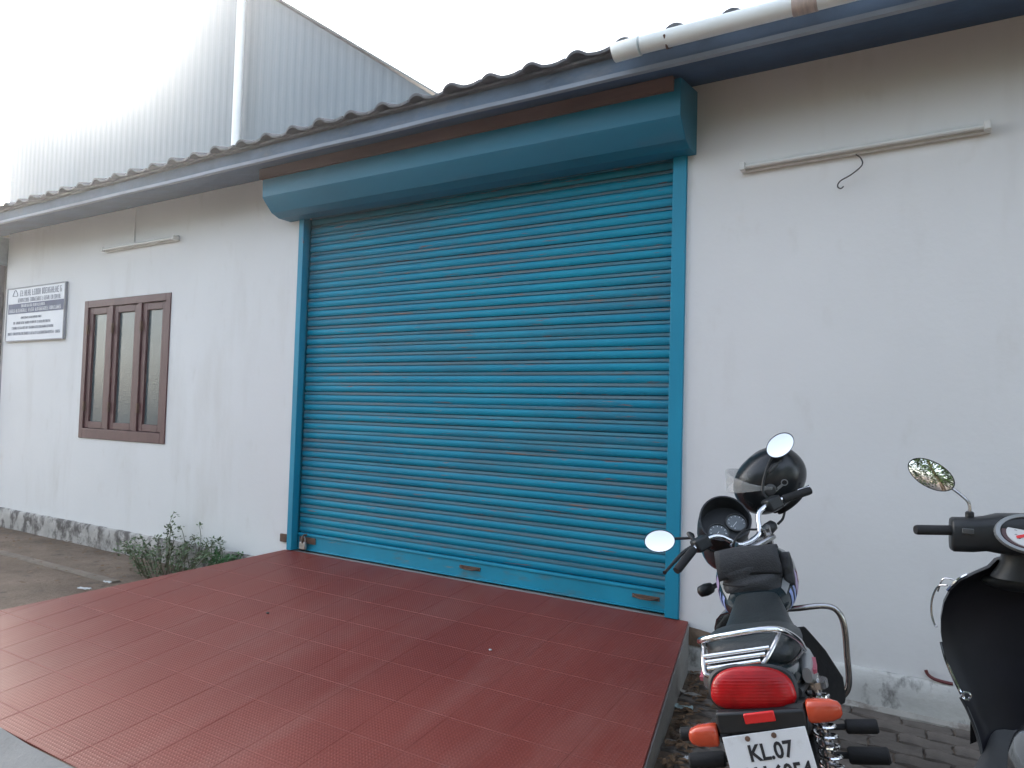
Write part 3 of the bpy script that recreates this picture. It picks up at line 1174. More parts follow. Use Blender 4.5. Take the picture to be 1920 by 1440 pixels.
mb = MB()
print_line(mb, 0.30, 1.24, 0.555, 0.070, -0.0296, 3)
print_line(mb, 0.24, 1.22, 0.472, 0.048, -0.0296, 4)
for s, (x0, x1, zc, h) in enumerate(((0.34, 0.82, 0.265, 0.026), (0.17, 1.05, 0.205, 0.030), (0.14, 1.10, 0.145, 0.030), (0.05, 1.24, 0.078, 0.034))):
    print_line(mb, x0, x1, zc, h, -0.0296, 10 + s)
mb.tube(spline([(0.12, -0.029, 0.53), (0.18, -0.029, 0.60), (0.24, -0.029, 0.53), (0.12, -0.029, 0.53)], 4), 0.004, 6)
mb.build('print', NAVY, sg, smooth=False)
mb = MB()
print_line(mb, 0.34, 0.90, 0.405, 0.032, -0.0318, 21)
print_line(mb, 0.06, 1.24, 0.352, 0.040, -0.0318, 22)
mb.build('band_print', SIGNW, sg, smooth=False)

# ================================================================== WAREHOUSE BEHIND
WY = 6.2
ware = thing('warehouse', 'tall corrugated metal warehouse rising behind the white building', 'building', (-13.6, WY, 0))


def corr(poly_top, x0, x1, z0, pitch=0.25, amp=0.006):
    """corrugated sheet facing -y between x0 and x1, top given by a function of x"""
    b_ = MB()
    n_ = int((x1 - x0) / pitch * 6)
    vs_, fs_ = [], []
    for i in range(n_ + 1):
        x = x0 + (x1 - x0) * i / n_
        ph = (i % 6)
        y = (0, 0, -amp, -amp, -amp * 0.98, 0)[ph]
        vs_ += [(x, y, z0(x) if callable(z0) else z0), (x, y, poly_top(x))]
    for i in range(n_):
        fs_.append((2 * i, 2 * i + 2, 2 * i + 3, 2 * i + 1))
    b_.add(vs_, fs_)
    return b_


def wtop(x):
    X = x - 13.6
    if X < -15.0:
        return 11.35
    return min(11.35, 11.1 - (X + 13.9) * 0.684)


corr(wtop, -10.95, 13.0, 0).build('sheet_wall', WARE, ware, smooth=False)
corr(lambda x: 11.35, -15.0, -10.97, 9.2).build('sheet_panel', WARE, ware, smooth=False)
mb = MB()
ROOFSH = mat('grey_roof_sheet', (0.13, 0.15, 0.17), 0.5, var=0.1)
rk = [(-15.2, 11.38), (-0.62, 11.38), (12.9, 11.38 - 13.52 * 0.684)]
for (xa_, za), (xb_, zb) in zip(rk, rk[1:]):
    mb.add([(xa_, -0.22, za), (xb_, -0.22, zb), (xb_, 14, zb), (xa_, 14, za), (xa_, -0.22, za + .04), (xb_, -0.22, zb + .04), (xb_, 14, zb + .04), (xa_, 14, za + .04)],
           [(0, 3, 2, 1), (4, 5, 6, 7), (0, 1, 5, 4), (1, 2, 6, 5), (2, 3, 7, 6), (3, 0, 4, 7)])
mb.build('roof', ROOFSH, ware, smooth=False)
mb = MB()
mb.box((-10.95, 13.8, 0), (13, 14, 4))
mb.box((-10.98, 0.05, 0), (-10.9, 14, 11.3))
mb.build('side_wall', WARE, ware, smooth=False)
mb = MB()
mb.tube([(-0.12, -0.19, 0), (-0.12, -0.19, 11.3)], 0.095, 14)
mb.build('downpipe', PVCW, ware)

# ================================================================== MOTORCYCLE
BIKE_LOC = (-0.362, -1.889, 0.012)
BIKE_ROT = (0, radians(-12), radians(12))
BW = Matrix.Translation(BIKE_LOC) @ Matrix.Rotation(radians(12), 4, 'Z') @ Matrix.Rotation(radians(-12), 4, 'Y')
bike = thing('motorcycle', 'black motorcycle with red tail lamp and white number plate, leaning on its stand', 'motorcycle', BIKE_LOC, BIKE_ROT)
# steering turned left about the raked head
AX = Vector((0, -0.42, 0.9075)).normalized()
P0 = Vector((0, 0.90, 0.95))
ST = Matrix.Translation(P0) @ Matrix.Rotation(radians(38), 4, AX) @ Matrix.Translation(-P0)


def rot_to(v, up=(0, 0, 1)):
    """rotation whose z looks along v"""
    v = Vector(v).normalized()
    x = Vector(up).cross(v)
    if x.length < 1e-4:
        x = Vector((1, 0, 0))
    x.normalize()
    y = v.cross(x)
    return Matrix(((x.x, y.x, v.x, 0), (x.y, y.y, v.y, 0), (x.z, y.z, v.z, 0), (0, 0, 0, 1)))


def sect_loft(b_, rows, n=20, e=0.8, M=None):
    """rows (y, half width, z top, z bottom[, x centre]) -> smooth body along y"""
    rings = []
    for row in rows:
        y, hw, zt, zb = row[:4]
        xc = row[4] if len(row) > 4 else 0
        ring = []
        for j in range(n):
            a = 2 * pi * j / n
            cx, sz = cos(a), sin(a)
            cx = math.copysign(abs(cx) ** e, cx)
            sz = math.copysign(abs(sz) ** e, sz)
            ring.append(Vector((xc + hw * cx, y, (zt + zb) / 2 + (zt - zb) / 2 * sz)))
        rings.append(ring)
    b_.loft(rings, True, M)


def smooth_rows(rows, k=4):
    pts = [Vector((r_[0], r_[1], r_[2])) for r_ in rows]
    zb = [Vector((r_[3], 0, 0)) for r_ in rows]
    return [(p.x, p.y, p.z, q.x) for p, q in zip(spline(pts, k), spline(zb, k))]


def wheel(parent, cy, rad, name, M=None, tw=0.045):
    Mx = Matrix.Translation((0, cy, rad)) @ Matrix.Rotation(pi / 2, 4, 'Y')
    if M is not None:
        Mx = M @ Mx
    b_ = MB()
    b_.torus(rad - tw, tw, 48, 12, Mx)
    w = b_.build(name, BLACKR, parent)
    b_ = MB()
    b_.lathe([(rad - 0.095, -0.03), (rad - 0.075, -0.036), (rad - 0.075, 0.036), (rad - 0.095, 0.03)], 48, Mx, ends=False)
    for k in range(6):
        a = 2 * pi * k / 6
        b_.box((0.03, -0.014, -0.010), (rad - 0.085, 0.014, 0.010), Mx @ Matrix.Rotation(a, 4, 'Z'))
    b_.lathe([(0.001, -0.06), (0.055, -0.06), (0.055, 0.06), (0.001, 0.06)], 24, Mx)
    b_.build('rim', GREYP, w)
    return w


wheel(bike, 0.0, 0.305, 'rear_wheel')
fw_M = ST
wheel(bike, 1.27, 0.305, 'front_wheel', ST, 0.04)

# frame, swing arm, engine, exhaust
mb = MB()
mb.tube(spline([(0, 0.88, 0.80), (0, 0.70, 0.74), (0, 0.40, 0.70), (0, 0.1, 0.70), (0, -0.25, 0.73)], 5), 0.024, 10)
mb.tube(spline([(0, 0.90, 0.72), (0, 0.80, 0.45), (0, 0.66, 0.24), (0, 0.40, 0.22), (0, 0.28, 0.35), (0, 0.27, 0.68)], 5), 0.020, 10)
for s in (-1, 1):
    mb.tube([(s * 0.10, 0.28, 0.36), (s * 0.105, 0.0, 0.305)], 0.018, 10)
    mb.tube([(s * 0.09, 0.25, 0.62), (s * 0.12, -0.02, 0.68), (s * 0.10, -0.28, 0.74)], 0.014, 10)
mb.build('frame', BLACKP, bike)
mb = MB()
mb.box((-0.15, 0.30, 0.24), (0.15, 0.62, 0.46))
eng = mb.build('engine', GREYP, bike, bevel=0.03, seg=3)
mb = MB()
for k in range(7):
    z = 0.47 + 0.02 * k
    mb.box((-0.10, 0.46, z), (0.10, 0.64, z + 0.008))
mb.box((-0.07, 0.49, 0.455), (0.07, 0.61, 0.63))
mb.build('cylinder_fins', GREYP, eng)
mb = MB()
mb.tube(spline([(0.06, 0.66, 0.5), (0.10, 0.74, 0.40), (0.14, 0.62, 0.26), (0.15, 0.30, 0.25), (0.165, 0.05, 0.29), (0.175, -0.45, 0.36)], 5),
        [0.017] * 16 + [0.02, 0.032, 0.04, 0.042, 0.042, 0.042, 0.042, 0.042, 0.040, 0.036], 12)
mb.build('exhaust', DCHROME, bike)
# seat
mb = MB()
sect_loft(mb, smooth_rows([(-0.235, 0.085, 0.838, 0.80), (-0.20, 0.112, 0.858, 0.785), (-0.10, 0.130, 0.866, 0.765), (0.03, 0.137, 0.848, 0.745), (0.16, 0.130, 0.806, 0.725),
                           (0.28, 0.114, 0.795, 0.72), (0.40, 0.096, 0.815, 0.74), (0.49, 0.080, 0.838, 0.77)]), 24, 0.7)
mb.build('seat', SEATM, bike, angle=60)
# tail cowl and side panels
mb = MB()
sect_loft(mb, smooth_rows([(-0.335, 0.085, 0.80, 0.735), (-0.26, 0.108, 0.81, 0.725), (-0.12, 0.128, 0.79, 0.70), (0.05, 0.140, 0.76, 0.64), (0.22, 0.125, 0.73, 0.58), (0.34, 0.09, 0.72, 0.58)]), 20, 0.75)
tail = mb.build('tail_cowl', DGREEN, bike, angle=60)
for s in (-1, 1):
    mb = MB()
    sect_loft(mb, smooth_rows([(-0.20, 0.012, 0.775, 0.735, ), (-0.10, 0.022, 0.772, 0.70), (0.03, 0.026, 0.760, 0.655), (0.14, 0.020, 0.735, 0.62), (0.22, 0.010, 0.70, 0.61)]), 14, 0.8,
              Matrix.Translation((s * 0.132, 0, 0)))
    sp = mb.build('side_panel', SILVERP, bike, angle=60)
    mb = MB()
    for (a0, a1, z0, z1, mm) in ((-0.16, -0.04, 0.742, 0.757, 0),):
        mb.add([(s * 0.158, a0, z0 + 0.005), (s * 0.161, a1, z0 - 0.012), (s * 0.161, a1, z1 - 0.004), (s * 0.158, a0, z1), (s * 0.14, a0, z0), (s * 0.14, a1, z0 - .01), (s * 0.14, a1, z1), (s * .14, a0, z1)],
               [(0, 1, 2, 3), (7, 6, 5, 4), (0, 4, 5, 1), (1, 5, 6, 2), (2, 6, 7, 3), (3, 7, 4, 0)])
    mb.build('stripe', PINK, sp)
# tail lamp with fine horizontal ribs
TLM = Matrix.Translation((-0.003, -0.345, 0.778)) @ Matrix.Rotation(radians(3), 4, 'Y') @ Matrix.Rotation(radians(-14), 4, 'X')


def lamp_grid(wx, wz, depth, y0, ribs, nx=46, nz=60, e=2.6):
    b_ = MB()
    rings = []
    for j in range(nz + 1):
        v = -1 + 2 * j / nz
        hw = wx * max(0.0, 1 - abs(v) ** e) ** (1 / e)
        hw *= 1 - 0.10 * v                       # a little wider at the bottom
        row = []
        for i in range(nx + 1):
            u = -1 + 2 * i / nx
            prof = max(0, (1 - abs(u) ** 3.0)) * max(0, (1 - abs(v) ** 3.0))
            y = y0 - depth * prof ** 0.6
            if ribs:
                y += 0.00028 * sin(v * wz * 2 * pi / 0.0075) * min(1, prof * 3)
            row.append(Vector((u * hw, y, v * wz)))
        rings.append(row)
    vs_ = [p for r_ in rings for p in r_]
    n_ = nx + 1
    fs_ = [(a * n_ + c, a * n_ + c + 1, (a + 1) * n_ + c + 1, (a + 1) * n_ + c) for a in range(nz) for c in range(nx)]
    b_.add(vs_, fs_, TLM)
    return b_


mb = MB()
prof = [(cos(2 * pi * k / 32), sin(2 * pi * k / 32)) for k in range(32)]
sup = [(math.copysign(abs(c) ** 0.72, c), math.copysign(abs(s_) ** 0.72, s_)) for c, s_ in prof]
mb.loft([[Vector((0.109 * c, 0.04, 0.058 * s_)) for c, s_ in sup], [Vector((0.111 * c, -0.004, 0.061 * s_)) for c, s_ in sup], [Vector((0.104 * c, -0.010, 0.055 * s_)) for c, s_ in sup]], True, TLM)
lamp = mb.build('tail_lamp', BLACKP, bike)
lamp_grid(0.103, 0.0545, 0.030, -0.009, True).build('lens', REDLENS, lamp, angle=80)
# bracket, reflector, plate
mb = MB()
mb.box((-0.10, -0.405, 0.690), (0.115, -0.372, 0.742))
mb.box((-0.07, -0.400, 0.56), (0.09, -0.385, 0.695))
mb.build('plate_bracket', BLACKP, bike, bevel=0.006)
mb = MB()
mb.box((-0.037, -0.009, -0.0125), (0.037, 0, 0.0125), Matrix.Translation((0.006, -0.4055, 0.730)) @ Matrix.Rotation(radians(-4), 4, 'Y'))
mb.build('reflector', REDREF, bike, bevel=0.003)
PM = Matrix.Translation((0.014, -0.424, 0.622)) @ Matrix.Rotation(radians(-5.5), 4, 'Y') @ Matrix.Rotation(radians(-10), 4, 'X')
mb = MB()
mb.box((-0.101, 0, -0.075), (0.101, 0.003, 0.075), PM)
plate = mb.build('number_plate', PLATEW, bike, bevel=0.002)
TM = PM @ Matrix.Translation((0, -0.0008, 0)) @ Matrix.Rotation(pi / 2, 4, 'X')
mb = MB()
text_mesh('KL.07', 0.046, TM @ Matrix.Translation((0.006, 0.029, 0)) @ Matrix.Diagonal((0.98, 1.12, 1, 1)), mb, 0.0012)
text_mesh('AH 6054', 0.046, TM @ Matrix.Translation((0.008, -0.021, 0)) @ Matrix.Diagonal((0.98, 1.12, 1, 1)), mb, 0.0012)
mb.build('lettering', INK, plate, smooth=False)
for x in (-0.040, 0.024):
    mb = MB()
    mb.lathe([(0.0065, 0), (0.0065, 0.002), (0.005, 0.004), (0.001, 0.0045)], 12, PM @ Matrix.Translation((x, 0, 0.0645)) @ Matrix.Rotation(pi / 2, 4, 'X'))
    mb.build('plate_bolt', RUST, plate)


def indicator(x0, x1, y, z, parent, M=None, tilt=0.0, sz=0.027, stalk=None):
    """tapered turn signal; x0 inner end, x1 outer end"""
    L_ = x1 - x0
    rings = []
    for t, k in ((0, 0.80), (0.06, 0.98), (0.3, 1.0), (0.7, 0.90), (0.92, 0.66), (1.0, 0.36)):
        ring = []
        for j in range(16):
            a = 2 * pi * j / 16
            c, s_ = cos(a), sin(a)
            c = math.copysign(abs(c) ** 0.65, c)
            s_ = math.copysign(abs(s_) ** 0.65, s_)
            ring.append(Vector((x0 + L_ * t, y + c * 0.024 * k, z + s_ * sz * k + tilt * L_ * t)))
        rings.append(ring)
    b_ = MB()
    b_.loft(rings, True, M)
    o = b_.build('turn_signal', ORANGE, parent, angle=50)
    b_ = MB()
    s0 = stalk if stalk else (x0 - math.copysign(0.05, L_), y + 0.01, z)
    b_.tube([Vector((x0 - math.copysign(0.004, L_), y, z)), Vector(s0)], [0.021, 0.013], 12, M)
    b_.build('stalk', BLACKR, o)
    return o


indicator(-0.104, -0.178, -0.385, 0.684, bike, tilt=0.03)
indicator(0.118, 0.198, -0.385, 0.731, bike, tilt=0.0)
# rear mudguard
mb = MB()
rings = []
for k in range(13):
    a = radians(30 + 130 * k / 12)
    ry, rz_ = -cos(pi - a) * 0.36, sin(a) * 0.36
    rings.append([Vector((x, -0.0 - 0.36 * cos(radians(150 - 11 * k)) * -1, 0.305 + 0.36 * sin(radians(150 - 11 * k)) - abs(x) * abs(x) * 4)) for x in (-0.075, -0.04, 0, 0.04, 0.075)] +
                 [Vector((x, -0.0 - 0.35 * cos(radians(150 - 11 * k)) * -1, 0.305 + 0.35 * sin(radians(150 - 11 * k)) - abs(x) * abs(x) * 4)) for x in (0.075, 0.04, 0, -0.04, -0.075)])
mb.loft(rings)
mb.build('rear_mudguard', BLACKP, bike, angle=60)
# chrome grab rail and its small carrier
mb = MB()
mb.tube(spline([(-0.138, 0.02, 0.785), (-0.140, -0.10, 0.835), (-0.130, -0.20, 0.868), (-0.095, -0.245, 0.884), (0.0, -0.262, 0.897), (0.06, -0.252, 0.897), (0.095, -0.225, 0.882), (0.125, -0.13, 0.830), (0.134, -0.03, 0.775)], 6), 0.0095, 12)
rail = mb.build('grab_rail', CHROME, bike)
mb = MB()
mb.tube(spline([(-0.122, -0.215, 0.866), (-0.120, -0.27, 0.845), (-0.118, -0.31, 0.812), (-0.10, -0.315, 0.806)], 5), 0.007, 10)
mb.tube(spline([(0.088, -0.235, 0.886), (0.070, -0.285, 0.868), (0.040, -0.325, 0.838), (0.018, -0.33, 0.822)], 5), 0.006, 10)
mb.tube(spline([(0.134, -0.03, 0.775), (0.10, -0.18, 0.785), (0.05, -0.31, 0.810)], 5), 0.006, 10)
mb.build('carrier_stay', DCHROME, rail)
for (a, c) in (((-0.116, -0.297, 0.851), (0.056, -0.303, 0.864)), ((-0.112, -0.312, 0.840), (0.044, -0.317, 0.852)), ((-0.108, -0.328, 0.828), (0.030, -0.331, 0.840))):
    mb = MB()
    mb.tube([a, c], 0.0065, 12)
    mb.build('carrier_bar', CHROME, rail)
# shock absorbers
for s in (-0.72, 1):
    mb = MB()
    mb.tube([(s * 0.146, -0.015, 0.70), (s * 0.142, -0.06, 0.31)], 0.014, 12)
    mb.lathe([(0.001, 0), (0.034, 0), (0.034, 0.02), (0.001, 0.02)], 16, Matrix.Translation((s * 0.146, -0.02, 0.665)))
    mb.lathe([(0.03, 0), (0.03, 0.08), (0.001, 0.08)], 16, Matrix.Translation((s * 0.143, -0.058, 0.34)))
    shk = mb.build('shock_absorber', DCHROME, bike)
    mb = MB()
    hel = []
    for k in range(140):
        t = k / 139
        a = 2 * pi * 9 * t
        hel.append((s * 0.145 + 0.029 * cos(a), -0.02 - 0.038 * t + 0.029 * sin(a), 0.665 - 0.24 * t))
    mb.tube(hel, 0.0052, 7)
    mb.build('spring', CHROME, shk)
# foot pegs, pedal, stand
for s in (-1, 1):
    mb = MB()
    mb.tube([(s * 0.115, 0.10, 0.502), (s * 0.205, 0.10, 0.503)], 0.009, 8)
    mb.tube([(s * 0.203, 0.10, 0.503), (s * 0.208, 0.10, 0.503), (s * 0.288, 0.10, 0.500), (s * 0.293, 0.10, 0.5)], [0.017, 0.021, 0.021, 0.017], 14)
    mb.tube([(s * 0.12, 0.10, 0.50), (s * 0.10, 0.25, 0.42), (s * 0.11, 0.0, 0.32)], 0.012, 8)
    mb.build('pillion_peg', BLACKR, bike)
    mb = MB()
    mb.tube([(s * 0.10, 0.32, 0.33), (s * 0.20, 0.30, 0.335)], 0.011, 8)
    mb.tube([(s * 0.195, 0.30, 0.335), (s * 0.202, 0.30, 0.335), (s * 0.312, 0.30, 0.330), (s * 0.318, 0.30, 0.33)], [0.022, 0.027, 0.027, 0.022], 14)
    mb.build('foot_peg', BLACKR, bike)
mb = MB()
mb.tube([(-0.11, 0.30, 0.26), (-0.22, 0.22, 0.06), (-0.245, 0.20, 0.018)], 0.011, 8)
mb.build('side_stand', BLACKP, bike)
# crash guard
mb = MB()
for s in (1,):
    mb.tube(spline([(s * 0.02, 0.72, 0.715), (s * 0.12, 0.72, 0.712), (s * 0.225, 0.72, 0.712), (s * 0.268, 0.72, 0.688), (s * 0.280, 0.72, 0.63), (s * 0.268, 0.72, 0.52), (s * 0.252, 0.72, 0.415), (s * 0.215, 0.72, 0.37), (s * 0.12, 0.70, 0.33), (s * 0.02, 0.68, 0.30)], 7), 0.0115, 12)
mb.build('crash_guard', DCHROME, bike)
for s in (-1, 1):
    mb = MB()
    mb.loft([[Vector((s * 0.10, 0.52, 0.70)), Vector((s * 0.145, 0.56, 0.69)), Vector((s * 0.15, 0.60, 0.64)), Vector((s * 0.10, 0.56, 0.60))],
             [Vector((s * 0.14, 0.60, 0.60)), Vector((s * 0.20, 0.63, 0.58)), Vector((s * 0.20, 0.66, 0.50)), Vector((s * 0.14, 0.63, 0.46))],
             [Vector((s * 0.16, 0.64, 0.47)), Vector((s * 0.243, 0.68, 0.46)), Vector((s * 0.24, 0.70, 0.39)), Vector((s * 0.16, 0.66, 0.36))],
             [Vector((s * 0.17, 0.66, 0.40)), Vector((s * 0.23, 0.69, 0.39)), Vector((s * 0.225, 0.70, 0.35)), Vector((s * 0.17, 0.67, 0.34))]])
    mb.build('leg_shield', BLACKR, bike, bevel=0.012, seg=3)
# fuel tank with decals on its flanks
TANK = smooth_rows([(0.45, 0.085, 0.815, 0.755), (0.50, 0.112, 0.835, 0.745), (0.58, 0.138, 0.880, 0.745), (0.70, 0.152, 0.930, 0.755), (0.82, 0.146, 0.945, 0.775), (0.90, 0.116, 0.93, 0.80), (0.945, 0.07, 0.905, 0.84)])
mb = MB()
sect_loft(mb, TANK, 28, 0.72)
tank = mb.build('fuel_tank', DGREEN, bike, angle=70)


def tank_pt(y, a, off):
    for r0, r1 in zip(TANK, TANK[1:]):
        if r0[0] <= y <= r1[0]:
            t = (y - r0[0]) / (r1[0] - r0[0])
            hw, zt, zb = [r0[k] + (r1[k] - r0[k]) * t for k in (1, 2, 3)]
            break
    c, s_ = cos(a), sin(a)
    c = math.copysign(abs(c) ** 0.72, c)
    s_ = math.copysign(abs(s_) ** 0.72, s_)
    return Vector(((hw + off) * c, y - 0.001 * (off > 0), (zt + zb) / 2 + ((zt - zb) / 2 + off) * s_))


def tank_decal(y0, y1, a0, a1, shear, m, s):
    b_ = MB()
    rows = []
    for i in range(5):
        t = i / 4
        rows.append([Vector((s * 1, 1, 1)) * 0 + Vector((s * p.x, p.y, p.z)) for p in [tank_pt(min(0.94, y0 + (y1 - y0) * t + shear * u), a0 + (a1 - a0) * u, 0.0018) for u in (0, .25, .5, .75, 1)]])
    vs_ = [p for r_ in rows for p in r_]
    b_.add(vs_, [(i * 5 + j, i * 5 + j + 1, (i + 1) * 5 + j + 1, (i + 1) * 5 + j) for i in range(4) for j in range(4)])
    b_.build('decal', m, tank, angle=80)


for s in (-1, 1):
    tank_decal(0.50, 0.52, -0.55, 0.40, 0.02, BLUEDEC, s)
    tank_decal(0.535, 0.555, -0.65, 0.30, 0.02, BLUEDEC, s)
    tank_decal(0.57, 0.64, -0.8, 0.45, 0.03, LILAC, s)
    tank_decal(0.66, 0.72, -0.8, 0.1, 0.03, PINK, s)
    tank_decal(0.50, 0.70, 0.50, 0.85, 0.02, SILVERP, s)

# --- everything that turns with the bars
mb = MB()
for s in (-1, 1):
    mb.tube([(s * 0.085, 0.885, 0.985), (s * 0.085, 1.035, 0.655)], 0.018, 12, ST)
    mb.tube([(s * 0.085, 1.03, 0.665), (s * 0.085, 1.27, 0.305)], 0.024, 12, ST)
mb.build('front_fork', DCHROME, bike)
mb = MB()
mb.box((-0.10, 0.865, 0.925), (0.10, 0.945, 0.950), ST)
mb.build('fork_clamp', DCHROME, bike, bevel=0.01)
mb = MB()
hb = spline([(-0.36, 0.895, 1.010), (-0.23, 0.925, 1.045), (-0.15, 0.935, 1.048), (-0.10, 0.925, 1.030), (-0.06, 0.905, 0.975), (-0.02, 0.90, 0.962), (0.02, 0.90, 0.962), (0.06, 0.905, 0.975), (0.10, 0.925, 1.030), (0.15, 0.935, 1.048), (0.23, 0.925, 1.045), (0.36, 0.895, 1.025)], 5)
mb.tube(hb, 0.011, 12, ST)
bars = mb.build('handlebar', CHROME, bike)
for s in (-1, 1):
    zz = 1.010 if s < 0 else 1.025
    mb = MB()
    mb.tube([(s * 0.242, 0.921, 1.041), (s * 0.25, 0.919, 1.040), (s * 0.355, 0.895, zz), (s * 0.368, 0.892, zz - .002)], [0.016, 0.018, 0.018, 0.015], 14, ST)
    mb.build('grip', BLACKR, bars)
    mb = MB()
    mb.box((s * 0.195 - 0.035, 0.905, 1.015), (s * 0.195 + 0.035, 0.965, 1.072), ST)
    mb.build('switch_block', BLACKP, bars, bevel=0.01)
    mb = MB()
    mb.tube(spline([(s * 0.20, 0.965, 1.045), (s * 0.26, 0.985, 1.038), (s * 0.34, 0.965, zz + 0.012), (s * 0.40, 0.935, zz + 0.004)], 5), [0.008] * 10 + [0.0065] * 5 + [0.009], 8, ST)
    mb.build('lever', BLACKP if s < 0 else DCHROME, bars)
# instrument pod: hooded bowl with two dials
PN = Vector((0, -0.80, 0.60)).normalized()
PC = Vector((0, 1.045, 1.045))
PMx = ST @ Matrix.Translation(PC) @ rot_to(PN)
mb = MB()
rings = []
for (r_, z, ex) in ((0.02, -0.16, 0), (0.085, -0.13, 0), (0.118, -0.06, 0), (0.122, 0.0, 0.0), (0.120, 0.03, 0.03), (0.112, 0.03, 0.03), (0.108, -0.012, 0)):
    ring = []
    for j in range(32):
        a = 2 * pi * j / 32
        x, y = cos(a), sin(a)
        lift = ex * max(0, y) * 1.3
        ring.append(Vector((x * r_ * 1.0, y * r_ * 0.86, z + lift)))
    rings.append(ring)
mb.loft(rings, True, PMx)
pod = mb.build('instrument_pod', BLACKP, bike, angle=50)
for s in (-1, 1):
    mb = MB()
    Gm = PMx @ Matrix.Translation((s * 0.050, -0.020, -0.010))
    mb.lathe([(0.046, 0), (0.047, 0.012), (0.042, 0.014), (0.041, 0.009)], 28, Gm, ends=False)
    mb.build('gauge_ring', GREYP, pod)
    mb = MB()
    mb.lathe([(0.041, 0.004), (0.0405, 0.008), (0.001, 0.009)], 28, Gm)
    g = mb.build('gauge', GAUGE, pod)
    mb = MB()
    for k in range(9):
        a = radians(220 - 260 * k / 8)
        mb.box((0.029, -0.0012, 0.0092), (0.036, 0.0012, 0.0100), Gm @ Matrix.Rotation(a, 4, 'Z'))
    mb.box((-0.004, -0.0011, 0.0102), (0.030, 0.0011, 0.0110), Gm @ Matrix.Rotation(radians(200), 4, 'Z'))
    mb.build('gauge_marks', PLATEW, pod)
mb = MB()
sect_loft(mb, smooth_rows([(1.05, 0.075, 1.03, 0.86), (1.10, 0.105, 1.05, 0.83), (1.17, 0.10, 1.03, 0.84), (1.215, 0.08, 1.0, 0.87)]), 24, 0.85, ST)
mb.build('headlamp_cowl', DGREEN, bike, angle=60)
mb = MB()
mb.tube(spline([(-0.10, 0.88, 0.93), (-0.11, 0.84, 1.0), (-0.03, 0.86, 1.02), (0.05, 0.90, 0.99)], 5), 0.005, 6, ST)
mb.tube(spline([(0.10, 0.95, 0.98), (0.16, 1.00, 1.02), (0.22, 0.97, 1.04)], 5), 0.005, 6, ST)
mb.tube(spline([(-0.20, 0.96, 1.03), (-0.14, 1.03, 1.0), (-0.06, 1.0, 0.90), (0, 0.92, 0.8)], 5), 0.005, 6, ST)
mb.build('cable', BLACKR, bike)
fm = MB()
rings = []
for k in range(11):
    a = radians(20 + 13 * k)
    rings.append([Vector((x, 1.27 + 0.345 * cos(a), 0.305 + 0.345 * sin(a) - x * x * 3)) for x in (-0.06, -0.03, 0, 0.03, 0.06)] + [Vector((x, 1.27 + 0.337 * cos(a), 0.305 + 0.337 * sin(a) - x * x * 3)) for x in (0.06, 0.03, 0, -0.03, -0.06)])
fm.loft(rings, True, ST)
fm.build('front_mudguard', DGREEN, bike, angle=60)
# black front turn signals
for s, c in ((-1, (-0.205, 1.075, 0.835)), (1, (0.128, 0.945, 0.958))):
    mb = MB()
    c = Vector(c)
    d = Vector((s * 0.036, -0.004, 0.006))
    mb.tube([c - d * 1.0, c - d * 0.8, c, c + d * 0.8, c + d * 1.05], [0.012, 0.022, 0.027, 0.023, 0.010], 14, ST)
    mb.tube([c - d * 0.9, c - d * 2.4 + Vector((0, 0.02, 0))], 0.011, 8, ST)
    mb.build('turn_signal', BLACKP, bike, angle=50)


def mirror_glass(parent, W0inv, centre, aim, rx, ry, roll, depth, cap_m, glass_m, parent_name='mirror'):
    """oval mirror at a world point whose glass sends the view of the photographer towards aim"""
    n_ = ((CAM - centre).normalized() + Vector(aim).normalized()).normalized()
    Mw = W0inv @ Matrix.Translation(centre) @ rot_to(n_) @ Matrix.Rotation(radians(roll), 4, 'Z')
    b_ = MB()
    b_.loft([[Vector((rx * k * cos(2 * pi * j / 32), ry * k * sin(2 * pi * j / 32), z)) for j in range(32)] for k, z in ((0.25, -depth), (0.7, -depth * 0.8), (0.96, -depth * 0.35), (1.03, 0.0), (1.03, 0.004), (0.985, 0.004), (0.98, 0.001))], True, Mw)
    o = b_.build(parent_name, cap_m, parent, angle=60)
    b_ = MB()
    rings_ = []
    for k in (1.0, 0.66, 0.33, 0.02):
        rings_.append([Vector((rx * 0.982 * k * cos(2 * pi * j / 32), ry * 0.982 * k * sin(2 * pi * j / 32), 0.0015 + 0.0022 * (1 - k * k))) for j in range(32)])
    b_.loft(rings_, True, Mw)
    b_.build('mirror_glass', glass_m, o, angle=80)
    return o


BWi = BW.inverted()
mlc = BW @ ST @ Vector((-0.305, 1.061, 1.112))
mrc = BW @ ST @ Vector((0.344, 0.905, 1.252))
m1 = mirror_glass(bike, BWi, mlc, (0.1, -0.75, 0.62), 0.064, 0.048, 8, 0.03, BLACKP, MIRRORM)
m2 = mirror_glass(bike, BWi, mrc, (0.1, -0.75, 0.62), 0.066, 0.046, 48, 0.03, BLACKP, MIRRORM)
lc = BWi @ mlc
mb = MB()
mb.tube(spline([ST @ Vector((-0.205, 0.95, 1.05)), ST @ Vector((-0.20, 0.99, 1.095)), lc + Vector((0.14, 0.02, -0.005)), lc + Vector((0.05, 0.025, 0))], 5), [0.009] * 9 + [0.006] * 7, 8)
mb.build('mirror_stem', BLACKP, m1)
rc = BWi @ mrc
mb = MB()
mb.tube(spline([ST @ Vector((0.20, 0.95, 1.05)), ST @ Vector((0.205, 0.97, 1.11)), ST @ Vector((0.28, 0.95, 1.20)), rc + Vector((-0.01, 0.03, -0.02))], 5), 0.006, 8)
mb.build('mirror_stem', BLACKP, m2)

